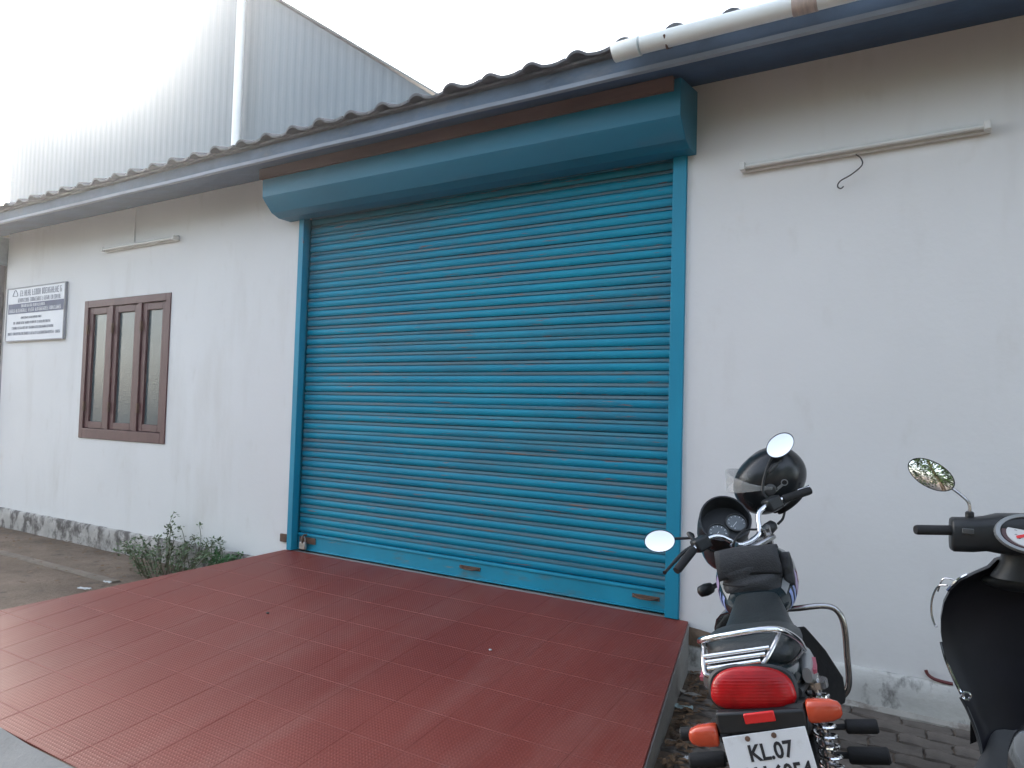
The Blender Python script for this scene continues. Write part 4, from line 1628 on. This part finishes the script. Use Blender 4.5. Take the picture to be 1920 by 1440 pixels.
# ================================================================== HELMET on the right grip
hc = BW @ Vector((0.118, 1.20, 1.180))
hz = (-CR * 0.70 + CU * 0.71).normalized()
hy = (-CR * 0.71 - CU * 0.70 + CB * -0.25)
hy = (hy - hz * hy.dot(hz)).normalized()
hx = hy.cross(hz)
HMx = Matrix(((hx.x, hy.x, hz.x, hc.x), (hx.y, hy.y, hz.y, hc.y), (hx.z, hy.z, hz.z, hc.z), (0, 0, 0, 1)))
helm = thing('helmet', 'black full face helmet with raised clear visor hung on the motorcycle handlebar', 'helmet')
helm.matrix_world = HMx
mb = MB()
rings = []
for k in range(22):
    t = -0.90 + 1.90 * k / 21
    c_ = math.sqrt(max(0.0004, 1 - min(1, abs(t)) ** 2.3))
    ring = []
    for j in range(40):
        a = 2 * pi * j / 40
        x, y = cos(a), sin(a)
        ry = 0.176 if y > 0 else 0.166
        chin = 0.014 * max(0, y) * max(0, -t)
        ring.append(Vector((0.123 * c_ * x, ry * c_ * y + chin, 0.135 * t)))
    rings.append(ring)
mb.loft(rings)
mb.build('shell', HELM, helm, angle=60)
mb = MB()
ring0 = rings[0]
mb.loft([[p * 1.02 + Vector((0, 0, 0.016 - p.z * 0.02)) for p in ring0], [p * 1.035 + Vector((0, 0, -0.006 - p.z * 0.035)) for p in ring0], [p * 0.90 + Vector((0, 0, -0.012 - p.z * 0.0 - 0.0)) for p in ring0]], True)
mb.build('rim_trim', BLACKR, helm, angle=60)
mb = MB()
mb.loft([[Vector((p.x * 0.82, p.y * 0.82, -0.118)) for p in ring0], [Vector((p.x * 0.92, p.y * 0.90, -0.145)) for p in ring0], [Vector((p.x * 0.70, p.y * 0.70, -0.150)) for p in ring0], [Vector((p.x * 0.62, p.y * 0.62, -0.119)) for p in ring0]], True)
mb.build('lining', LINING, helm, angle=60)
mb = MB()   # raised visor: a curved band swung up on its side pivots
VR = Matrix.Rotation(radians(40), 4, 'X')
rows = []
for i in range(17):
    a = radians(-8 + 196 * i / 16)
    wd = 0.007 + 0.040 * max(0, sin(a)) ** 1.6
    rows.append([Vector((0.131 * cos(a), 0.02 + 0.176 * max(-0.05, sin(a)), wd * w)) for w in (-1, -.5, 0, .5, 1)])
vs_ = [p for r_ in rows for p in r_]
mb.add(vs_, [(i * 5 + j, i * 5 + j + 1, (i + 1) * 5 + j + 1, (i + 1) * 5 + j) for i in range(16) for j in range(4)], VR)
vz = mb.build('visor', VISOR, helm, angle=80)
sol = vz.modifiers.new('thick', 'SOLIDIFY')
sol.thickness = 0.0025
for s in (-1, 1):
    mb = MB()
    mb.lathe([(0.026, 0), (0.026, 0.008), (0.020, 0.013), (0.001, 0.014)], 20, Matrix.Translation((s * 0.116, 0.02, 0.005)) @ Matrix.Rotation(s * pi / 2, 4, 'Y'))
    mb.build('visor_pivot', GREYP, helm)
    mb = MB()    # raised vent and small emblem
    mb.tube(spline([(s * 0.105, 0.00, 0.055), (s * 0.100, -0.05, 0.066), (s * 0.080, -0.10, 0.060)], 5), [0.006] * 3 + [0.011] * 5 + [0.006] * 3, 8)
    mb.build('vent', GREYP, helm)
    mb = MB()
    mb.torus(0.013, 0.0022, 20, 6, Matrix.Translation((s * 0.1215, -0.045, -0.010)) @ Matrix.Rotation(pi / 2, 4, 'Y'))
    mb.box((s * 0.116, -0.030, -0.018), (s * 0.1225, 0.015, -0.006))
    mb.build('emblem', SILVERP, helm)
mb = MB()
mb.tube(spline([(0.09, 0.0, -0.11), (0.10, 0.05, -0.18), (0.06, 0.09, -0.20), (0.02, 0.12, -0.19)], 5), 0.006, 6)
mb.build('chin_strap', BLACKR, helm)

# ================================================================== TANK BAG
bag = thing('tank_bag', 'black fabric tank bag with a flap strapped on the motorcycle fuel tank', 'bag', BIKE_LOC, BIKE_ROT)


def pillow(b_, c, half, n=14, e=0.45, wr=0.006, seed=0, M=None):
    rings_ = []
    for k in range(n + 1):
        v = -1 + 2 * k / n
        s_ = max(0.02, (1 - abs(v) ** 5)) ** 0.5
        ring_ = []
        for j in range(32):
            a = 2 * pi * j / 32
            cx, cy = cos(a), sin(a)
            cx = math.copysign(abs(cx) ** e, cx)
            cy = math.copysign(abs(cy) ** e, cy)
            p = Vector((c[0] + half[0] * cx * (0.86 + 0.14 * s_), c[1] + half[1] * cy * (0.80 + 0.20 * s_), c[2] + half[2] * v))
            d = wr * noise.noise((p.x * 14 + seed, p.y * 14, p.z * 30))
            ring_.append(p + Vector((cx * d, cy * d * 2.0, d * 0.6)))
        rings_.append(ring_)
    b_.loft(rings_, True, M)


TB = Matrix.Translation((0, 0.605, 0.882)) @ Matrix.Rotation(radians(-14), 4, 'X') @ Matrix.Translation((0, -0.64, -0.90))
mb = MB()
pillow(mb, (-0.008, 0.645, 0.905), (0.110, 0.095, 0.085), wr=0.010, seed=3, M=TB)
mb.build('bag_body', BAGM, bag, angle=70)
mb = MB()
rows = []
for i in range(15):
    t = i / 14
    row = []
    for j in range(11):
        u = -1 + 2 * j / 10
        x = -0.010 + 0.114 * u
        if t < 0.4:
            y, z = 0.73 - (0.73 - 0.560) * t / 0.4, 1.003 - 0.004 * (t / 0.4) ** 3
        else:
            tt = (t - 0.4) / 0.6
            y, z = 0.555 - 0.012 * sin(pi * tt) , 0.997 - 0.105 * tt * (1 + 0.05 * u * u)
        d = 0.004 * noise.noise((x * 12, y * 12, z * 16))
        row.append(Vector((x, y + d, z - 0.006 * u * u + d)))
    rows.append(row)
vs_ = [p for r_ in rows for p in r_]
mb.add(vs_, [(i * 11 + j, i * 11 + j + 1, (i + 1) * 11 + j + 1, (i + 1) * 11 + j) for i in range(14) for j in range(10)], TB)
fl = mb.build('bag_flap', BAGM, bag, angle=80)
fl.modifiers.new('thick', 'SOLIDIFY').thickness = 0.006
mb = MB()
pillow(mb, (0.122, 0.66, 0.905), (0.022, 0.065, 0.062), seed=9, wr=0.006, M=TB)
mb.build('side_pouch', BAGM, bag, angle=70)
mb = MB()
mb.tube(spline([(-0.112, 0.585, 0.872), (-0.06, 0.556, 0.858), (0.02, 0.555, 0.856), (0.10, 0.580, 0.880)], 5), 0.006, 8, TB)
mb.tube(spline([(-0.105, 0.60, 0.842), (-0.03, 0.565, 0.832), (0.05, 0.565, 0.836), (0.10, 0.60, 0.852)], 5), 0.006, 8, TB)
mb.build('bag_piping', BLACKR, bag)

# ================================================================== SCOOTER at the right edge
SCL = (0.2045, -1.119, 0.0)
SC_R = radians(8)
scoot = thing('scooter', 'black scooter with round mirror cut off by the right edge', 'scooter', SCL, (0, 0, SC_R))
SW = Matrix.Translation(SCL) @ Matrix.Rotation(SC_R, 4, 'Z')
# leg shield
half = [(0.985, 0.085, 0.085), (0.955, 0.105, 0.095), (0.925, 0.148, 0.11), (0.89, 0.190, 0.13), (0.85, 0.218, 0.145), (0.80, 0.238, 0.15), (0.74, 0.247, 0.15), (0.68, 0.247, 0.145), (0.62, 0.238, 0.135), (0.56, 0.218, 0.125),
        (0.49, 0.189, 0.11), (0.42, 0.162, 0.10), (0.36, 0.140, 0.09), (0.30, 0.125, 0.07), (0.25, 0.118, 0.03)]
mb = MB()
rings = []
for z, hw, yb in half:
    ring = []
    for j in range(17):
        u = -1 + 2 * j / 16
        ring.append(Vector((hw * u, yb + 0.045 * (1 - u * u) + 0.025 * abs(u) ** 6 * -1, z)))
    for j in range(17):
        u = 1 - 2 * j / 16
        ring.append(Vector((hw * u * 0.985, yb + 0.022 + 0.10 * (1 - u * u), z)))
    rings.append(ring)
mb.loft(rings)
shield = mb.build('leg_shield', mat('black_scooter_panel', (0.010, 0.010, 0.015), 0.38, var=0.2, vscale=6, spec=0.22), scoot, angle=50)
mb = MB()
mb.ellipsoid((0.0, 0.145, 0.90), (0.12, 0.05, 0.035), 24, 10)
mb.build('glove_box', BLACKP, shield, angle=60)
mb = MB()
sect_loft(mb, smooth_rows([(0.225, 0.14, 0.90, 0.44), (0.27, 0.12, 0.89, 0.45), (0.34, 0.08, 0.84, 0.50), (0.37, 0.03, 0.78, 0.56)]), 20, 0.8)
mb.build('nose', BLACKG, scoot, angle=60)
# trim along the edge of the shield
for s in (-1, 1):
    mb = MB()
    mb.tube(spline([(s * 0.246, 0.128, 0.655), (s * 0.232, 0.112, 0.595), (s * 0.206, 0.098, 0.53), (s * 0.188, 0.088, 0.492), (s * 0.18, 0.075, 0.478), (s * 0.165, 0.072, 0.478)], 5), 0.0055, 8)
    mb.build('edge_trim', CHROME, shield)
    mb = MB()
    mb.torus(0.012, 0.0045, 18, 8, Matrix.Translation((s * 0.172, 0.075, 0.490)) @ Matrix.Rotation(pi / 2, 4, 'X'))
    mb.build('trim_eye', CHROME, shield)
    mb = MB()
    mb.tube(spline([(s * 0.165, 0.12, 0.915), (s * 0.195, 0.125, 0.890), (s * 0.225, 0.14, 0.845)], 5), 0.007, 8)
    mb.build('corner_trim', CHROME, shield)
mb = MB()
mb.tube(spline([(-0.225, 0.15, 0.862), (-0.252, 0.17, 0.85), (-0.270, 0.18, 0.80), (-0.272, 0.18, 0.745), (-0.262, 0.17, 0.705), (-0.254, 0.165, 0.70)], 5), 0.0035, 6)
mb.tube(spline([(-0.20, 0.15, 0.885), (-0.235, 0.17, 0.88), (-0.252, 0.175, 0.83)], 5), 0.003, 6)
mb.build('wire_guard', DCHROME, scoot)
mb = MB()
mb.tube(spline([(-0.188, 0.092, 0.475), (-0.165, 0.085, 0.43), (-0.142, 0.075, 0.365), (-0.128, 0.05, 0.30)], 5), 0.006, 8)
mb.build('edge_bead', GREYP, shield)
# steering column cover and handlebar housing
mb = MB()
sect_loft(mb, [(z_, 0.105 - 0.035 * sin(pi * (z_ - 0.93) / 0.16), 0.10, -0.05) for z_ in (0.93, 0.96, 0.99, 1.02, 1.05, 1.09)], 20, 0.85,
          Matrix(((1, 0, 0, 0), (0, 0, 1, 0.03), (0, 1, 0, 0), (0, 0, 0, 1))))
mb.build('column_cover', BLACKP, scoot, angle=60)
mb = MB()
rings = []
for x, hy_, hz_, zc, yc in ((-0.236, 0.045, 0.055, 1.075, -0.01), (-0.228, 0.052, 0.060, 1.075, -0.01), (-0.17, 0.054, 0.060, 1.078, -0.005), (-0.13, 0.058, 0.060, 1.085, 0.0), (-0.09, 0.075, 0.068, 1.088, 0.01), (0.0, 0.085, 0.072, 1.09, 0.015),
                            (0.09, 0.075, 0.068, 1.088, 0.01), (0.13, 0.058, 0.060, 1.085, 0.0), (0.17, 0.054, 0.060, 1.078, -0.005), (0.228, 0.052, 0.060, 1.075, -0.01), (0.236, 0.045, 0.055, 1.075, -0.01)):
    ring = []
    for j in range(20):
        a = 2 * pi * j / 20
        c_, s_ = cos(a), sin(a)
        c_ = math.copysign(abs(c_) ** 0.6, c_)
        s_ = math.copysign(abs(s_) ** 0.6, s_)
        ring.append(Vector((x, yc + hy_ * c_, zc + hz_ * s_)))
    rings.append(ring)
mb.loft(rings)
hbh = mb.build('handlebar_housing', BLACKP, scoot, angle=60)
for s in (-1, 1):
    mb = MB()
    mb.tube([(s * 0.232, -0.03, 1.090), (s * 0.245, -0.034, 1.090), (s * 0.345, -0.075, 1.088), (s * 0.352, -0.078, 1.088)], [0.019, 0.0175, 0.0175, 0.015], 16)
    mb.build('grip', BLACKR, hbh)
    mb = MB()
    mb.box((s * 0.19 - 0.018, -0.068, 1.085), (s * 0.19 + 0.018, -0.060, 1.105))
    mb.build('switch', GREYP, hbh, bevel=0.003)
DN = Vector((0, -0.88, 0.47)).normalized()
DM = Matrix.Translation((0.000, -0.066, 1.102)) @ rot_to(DN)
mb = MB()
el = lambda rx, ry, z: [Vector((rx * cos(2 * pi * j / 40), ry * sin(2 * pi * j / 40), z)) for j in range(40)]
mb.loft([el(0.102, 0.062, -0.03), el(0.116, 0.074, 0.000), el(0.112, 0.070, 0.012), el(0.099, 0.060, 0.010), el(0.096, 0.057, 0.0)], True, DM)
dr = mb.build('speedometer_ring', SILVERP, hbh, angle=50)
mb = MB()
mb.loft([el(0.095, 0.056, 0.001), el(0.093, 0.054, 0.004)], True, DM)
dial = mb.build('speedometer_dial', mat('dial_surround', (0.10, 0.05, 0.05), 0.3), hbh)
mb = MB()
mb.loft([el(0.080, 0.052, 0.0045), el(0.078, 0.050, 0.0065)], True, DM)
mb.build('dial_face', GAUGEW, hbh)
mb = MB()
mb.box((-0.055, -0.005, 0.0068), (0.006, 0.005, 0.0085), DM @ Matrix.Rotation(radians(18), 4, 'Z'))
mb.lathe([(0.008, 0.0068), (0.008, 0.010), (0.001, 0.0105)], 14, DM)
mb.build('needle', REDREF, hbh)
mb = MB()
for k in range(11):
    a = radians(215 - 250 * k / 10)
    mb.add([(0.050 * cos(a), 0.033 * sin(a), 0.0068), (0.058 * cos(a), 0.038 * sin(a), 0.0068), (0.058 * cos(a + .05), 0.038 * sin(a + .05), 0.0068), (0.050 * cos(a + .05), 0.033 * sin(a + .05), 0.0068)], [(0, 1, 2, 3)], DM)
mb.build('dial_marks', INK, hbh, smooth=False)
smc = SW @ Vector((-0.296, 0.0, 1.281))
sm = mirror_glass(scoot, SW.inverted(), smc, (0.30, -1.0, 0.06), 0.080, 0.046, -31, 0.028, BLACKP, MIRRORM)
mb = MB()
mb.tube(spline([(-0.235, 0.01, 1.240), (-0.20, 0.005, 1.212), (-0.178, 0.0, 1.185), (-0.176, 0.0, 1.14)], 5), 0.0055, 8)
mb.build('mirror_stem', DCHROME, sm)
mb = MB()
mb.lathe([(0.014, 0), (0.014, 0.022), (0.010, 0.026), (0.001, 0.026)], 12, Matrix.Translation((-0.176, 0, 1.132)))
mb.build('stem_nut', BLACKP, sm)
# floor, rear body, seat, wheels
mb = MB()
sect_loft(mb, [(-0.46, 0.17, 0.30, 0.21), (-0.40, 0.185, 0.315, 0.20), (-0.05, 0.175, 0.315, 0.20), (0.06, 0.13, 0.34, 0.20), (0.12, 0.10, 0.38, 0.22)], 20, 0.6)
mb.build('floorboard', GREYP, scoot, angle=60)
mb = MB()
sect_loft(mb, smooth_rows([(-0.42, 0.10, 0.60, 0.28), (-0.55, 0.17, 0.68, 0.30), (-0.85, 0.19, 0.72, 0.36), (-1.15, 0.15, 0.74, 0.48), (-1.30, 0.07, 0.72, 0.60)]), 24, 0.8)
mb.build('rear_body', BLACKG, scoot, angle=60)
mb = MB()
sect_loft(mb, smooth_rows([(-0.46, 0.08, 0.70, 0.64), (-0.54, 0.12, 0.745, 0.65), (-0.80, 0.145, 0.755, 0.68), (-1.05, 0.14, 0.79, 0.70), (-1.20, 0.09, 0.79, 0.72)]), 24, 0.7)
mb.build('seat', SEATM, scoot, angle=60)
wheel(scoot, 0.33, 0.215, 'front_wheel')
wheel(scoot, -0.90, 0.215, 'rear_wheel')
mb = MB()
rings = []
for k in range(13):
    a = radians(-10 + 17 * k)
    rings.append([Vector((x, 0.33 + 0.255 * cos(a), 0.215 + 0.255 * sin(a) - x * x * 5)) for x in (-0.085, -0.05, 0, 0.05, 0.085)] + [Vector((x, 0.33 + 0.247 * cos(a), 0.215 + 0.247 * sin(a) - x * x * 5)) for x in (0.085, 0.05, 0, -0.05, -0.085)])
mb.loft(rings)
mb.build('front_mudguard', BLACKG, scoot, angle=60)

# ================================================================== WEEDS by the left wall
def weed(name, label, base, stems, h, spread, leaf, m, seed, density=26, droop=0.5):
    t = thing(name, label, 'weed', base, group='weeds along the foot of the left wall')
    r_ = random.Random(seed)
    sb, lb = MB(), MB()
    for k in range(stems):
        a = r_.uniform(0, 2 * pi)
        rr = spread * math.sqrt(r_.random())
        hh = h * r_.uniform(0.55, 1.0)
        p0 = Vector((rr * 0.45 * cos(a), rr * 0.30 * sin(a), -0.02))
        p2 = Vector((rr * cos(a), rr * 0.55 * sin(a), hh))
        p1 = (p0 + p2) / 2 + Vector((r_.uniform(-.04, .04), r_.uniform(-.04, .04), hh * 0.12))
        pts = spline([p0, p1, p2, p2 + Vector((0.25 * rr * cos(a) * droop, 0.1 * sin(a) * rr, -hh * 0.06 * droop))], 4)
        sb.tube(pts, [0.0035 * (1 - 0.7 * i / len(pts)) for i in range(len(pts))], 5)
        for q in range(density):
            u = r_.uniform(0.15, 1.0)
            p = pts[int(u * (len(pts) - 1))] + Vector((r_.uniform(-1, 1), r_.uniform(-1, 1), r_.uniform(-.6, .6))) * leaf * 0.7
            d = Vector((r_.uniform(-1, 1), r_.uniform(-1, 1), r_.uniform(-0.5, 0.7))).normalized()
            s_ = d.cross(Vector((r_.uniform(-.4, .4), r_.uniform(-.4, .4), 1))).normalized()
            nn = d.cross(s_)
            L_ = leaf * r_.uniform(0.6, 1.15)
            w_ = L_ * 0.30
            lb.add([p, p + d * L_ * 0.5 + s_ * w_ + nn * L_ * .06, p + d * L_ - nn * L_ * 0.1, p + d * L_ * 0.5 - s_ * w_ + nn * L_ * .06], [(0, 1, 2, 3)])
    sb.build('stems', STEMM, t)
    lb.build('leaves', m, t, smooth=False)
    return t


weed('weed', 'large dull green bushy weed left of the red ramp', (-5.90, -0.34, -0.045), 48, 0.29, 0.54, 0.040, LEAFD, 1, 20)
weed('weed', 'small bright green weed between the bushy weed and the ramp corner', (-5.42, -0.16, -0.04), 26, 0.22, 0.22, 0.038, LEAFB, 2, 26)
weed('weed', 'thin tall straggly weed standing against the wall above the bush', (-6.22, -0.14, -0.04), 5, 0.52, 0.10, 0.042, LEAFD, 3, 16, 0.2)
weed('weed', 'thin arching weed in the middle behind the bushy weed', (-5.86, -0.13, -0.04), 4, 0.44, 0.16, 0.034, LEAFD, 4, 15, 1.6)
weed('weed', 'thin tall weed rising out of the bright green clump', (-5.50, -0.13, -0.04), 4, 0.40, 0.08, 0.040, LEAFD, 8, 16, 0.3)
weed('weed', 'low creeping sprig beside the ramp edge under the wall', (-5.06, -0.12, 0.02), 12, 0.12, 0.16, 0.032, LEAFD, 6, 14)

# ================================================================== LITTER
mb = MB()
r_ = random.Random(9)
for k in range(260):
    t = r_.random()
    y = -0.06 - 1.6 * t
    x = RRX(y) + 0.03 + abs(r_.gauss(0, 0.10))
    s_ = r_.uniform(0.012, 0.032)
    a = r_.uniform(0, 2 * pi)
    c_ = Vector((x, y, 0.014 + r_.uniform(0, 0.012)))
    d = Vector((cos(a), sin(a), r_.uniform(-.25, .25))) * s_
    e_ = Vector((-sin(a), cos(a), r_.uniform(-.3, .3))) * s_ * 0.45
    mb.add([c_ - d, c_ + e_ + Vector((0, 0, .004)), c_ + d, c_ - e_ + Vector((0, 0, .004))], [(0, 1, 2, 3)])
for k in range(520):
    x = r_.uniform(-10, -5.2)
    y = -0.05 - abs(r_.gauss(0, 0.55))
    if x > RLX(y) - 0.04:
        continue
    s_ = r_.uniform(0.012, 0.03)
    a = r_.uniform(0, 2 * pi)
    c_ = Vector((x, y, -0.035 + r_.uniform(0, 0.008)))
    d = Vector((cos(a), sin(a), r_.uniform(-.2, .2))) * s_
    e_ = Vector((-sin(a), cos(a), r_.uniform(-.3, .3))) * s_ * 0.45
    mb.add([c_ - d, c_ + e_, c_ + d, c_ - e_], [(0, 1, 2, 3)])
o = mb.build('fallen_leaves', DRYLEAF, smooth=False)
o['kind'] = 'stuff'


def scrap(label, loc, sx, sy, rz_, m, seed):
    b_ = MB()
    n_ = 7
    vs__ = []
    for j in range(n_):
        for i in range(n_):
            u, v = -1 + 2 * i / (n_ - 1), -1 + 2 * j / (n_ - 1)
            vs__.append((u * sx * (1 + .15 * noise.noise((v * 2, seed, 0))), v * sy * (1 + .2 * noise.noise((u * 2, seed, 4))), 0.008 + 0.012 * noise.noise((u * 1.6 + seed, v * 1.6, 0))))
    b_.add(vs__, [(j * n_ + i, j * n_ + i + 1, (j + 1) * n_ + i + 1, (j + 1) * n_ + i) for j in range(n_ - 1) for i in range(n_ - 1)])
    o_ = b_.build('paper_scrap', m, smooth=False)
    o_.location = loc
    o_.rotation_euler = (0, 0, rz_)
    o_.modifiers.new('thick', 'SOLIDIFY').thickness = 0.001
    return tag(o_, label, 'litter', 'scraps of litter on the ground')


scrap('crumpled pale teal wrapper on the ground beside the ramp edge', (-1.17, -0.60, 0.010), 0.045, 0.022, 0.4, PAPERT, 1)
scrap('greyish strip of card beside the ramp, nearer the wall', (-1.21, -0.40, 0.010), 0.065, 0.022, -0.2, mat('grey_card', (0.35, 0.33, 0.30), 0.85), 2)
scrap('tiny white scrap near the ramp edge close to the camera', (-0.98, -1.12, 0.012), 0.016, 0.012, 0.8, PAPER, 3)
scrap('white crumpled scrap left of the ramp edge on the dusty ground', (-5.90, -1.02, -0.03), 0.055, 0.020, 0.3, PAPER, 4)
scrap('small white scrap by the end of the kerb left of the ramp', (-5.97, -0.80, -0.03), 0.04, 0.013, 0.1, PAPER, 5)
mb = MB()
mb.tube(spline([(-0.055, 0, 0.040), (-0.045, 0, 0.020), (-0.02, -0.003, 0.006), (0.02, -0.004, 0.0), (0.06, -0.003, -0.002)], 6), 0.008, 8)
o = mb.build('plastic_strip', REDPIPE)
o.location = (-0.085, -0.016, 0.208)
tag(o, 'curved dark red plastic strip lying on the plinth ledge beside the scooter', 'strip')
# small grit on the ramp
for k, (x, y, s_, m_, lab) in enumerate(((-2.16, -0.86, 0.010, PAPER, 'tiny pale pebble lying in the middle of the red ramp'), (-3.72, -1.05, 0.012, WIRE, 'tiny dark speck of grit on the left of the red ramp'))):
    mb = MB()
    mb.ellipsoid((0, 0, s_ * 0.4), (s_, s_ * 0.8, s_ * 0.5), 8, 5)
    o = mb.build('pebble', m_)
    o.location = (x, y, rz(y))
    tag(o, lab, 'pebble', 'grit on the ramp')

# ================================================================== TREES behind the photographer (some for the scooter mirror, the rest added to block low sky)
def tree(label, base, h, cr, seed):
    t = thing('tree', label, 'tree', base, group='trees across the yard')
    r_ = random.Random(seed)
    b_ = MB()
    b_.tube(spline([(0, 0, -0.1), (0.1, 0.05, h * 0.25), (-0.05, 0.1, h * 0.5), (0.05, 0, h * 0.8)], 5), [0.2 * (1 - 0.75 * i / 15) for i in range(16)], 10)
    tips = []
    for k in range(9):
        a = 2 * pi * k / 9 + r_.uniform(-.3, .3)
        z0 = h * r_.uniform(0.35, 0.7)
        e_ = Vector((cr * cos(a) * r_.uniform(.6, 1), cr * sin(a) * r_.uniform(.6, 1), z0 + h * r_.uniform(.1, .3)))
        b_.tube(spline([(0, 0, z0), (e_ * 0.5) + Vector((0, 0, z0 * 0.5 + .2)), e_], 4), [0.06 - 0.005 * i for i in range(9)], 6)
        tips.append(e_)
    b_.build('trunk', BARK, t)
    b_ = MB()
    cl = tips + [Vector((r_.uniform(-1, 1) * cr * .8, r_.uniform(-1, 1) * cr * .8, h * r_.uniform(.12, 1.0))) for _ in range(26)]
    for c_ in cl:
        R_ = cr * r_.uniform(0.3, 0.5)
        for q in range(300):
            v = Vector((r_.gauss(0, 1), r_.gauss(0, 1), r_.gauss(0, .8)))
            v = v.normalized() * R_ * r_.uniform(.4, 1) ** .5
            d = Vector((r_.uniform(-1, 1), r_.uniform(-1, 1), r_.uniform(-1, .4))).normalized()
            s_ = d.cross(Vector((r_.uniform(-.4, .4), r_.uniform(-.4, .4), 1))).normalized()
            L_ = r_.uniform(0.18, 0.34)
            p = c_ + v
            b_.add([p, p + d * L_ * .5 + s_ * L_ * .25, p + d * L_, p + d * L_ * .5 - s_ * L_ * .25], [(0, 1, 2, 3)])
    b_.build('crown', TREELEAF, t, smooth=False)


for k, (x_, y_, h_, c_, lab) in enumerate((
        (3.4, -11.5, 6.5, 2.6, 'broad leafy tree across the yard, directly behind the scooter mirror view'),
        (8.2, -13.0, 7.5, 3.0, 'tallest leafy tree across the yard, on the far right behind the camera'),
        (-1.4, -12.5, 6.0, 2.5, 'leafy tree added unseen to block low sky, straight behind the camera'),
        (-6.2, -12.0, 5.5, 2.4, 'lower leafy tree added unseen to block low sky, behind the camera to the left'),
        (-11.5, -13.5, 6.5, 2.8, 'leafy tree added unseen to block low sky, left end of the row behind the camera'),
        (13.0, -11.0, 7.0, 2.8, 'leafy tree added unseen to block low sky, right end of the row behind the camera'),
        (11.0, -4.5, 6.5, 2.6, 'leafy tree added well to the right, out of frame, to block low sky'))):
    tree(lab, (x_, y_, -0.06), h_, c_, 21 + k)

# ================================================================== thin sunlit haze volume, added to imitate lens glare
mb = MB()
mb.box((-60, -40, -1.2), (40, 40, 13.5))
hz_ = mb.build('glare_haze', None, smooth=False)
hz_['kind'] = 'stuff'
hm = bpy.data.materials.new('glare_haze_air')
hm.use_nodes = True
hn = hm.node_tree
hn.nodes.remove(hn.nodes['Principled BSDF'])
pv = hn.nodes.new('ShaderNodeVolumePrincipled')
pv.inputs['Color'].default_value = (0.92, 0.95, 1.0, 1)
pv.inputs["Density"].default_value = 0.0030
pv.inputs['Anisotropy'].default_value = 0.91
hn.links.new(pv.outputs[0], hn.nodes['Material Output'].inputs['Volume'])
hz_.data.materials.append(hm)
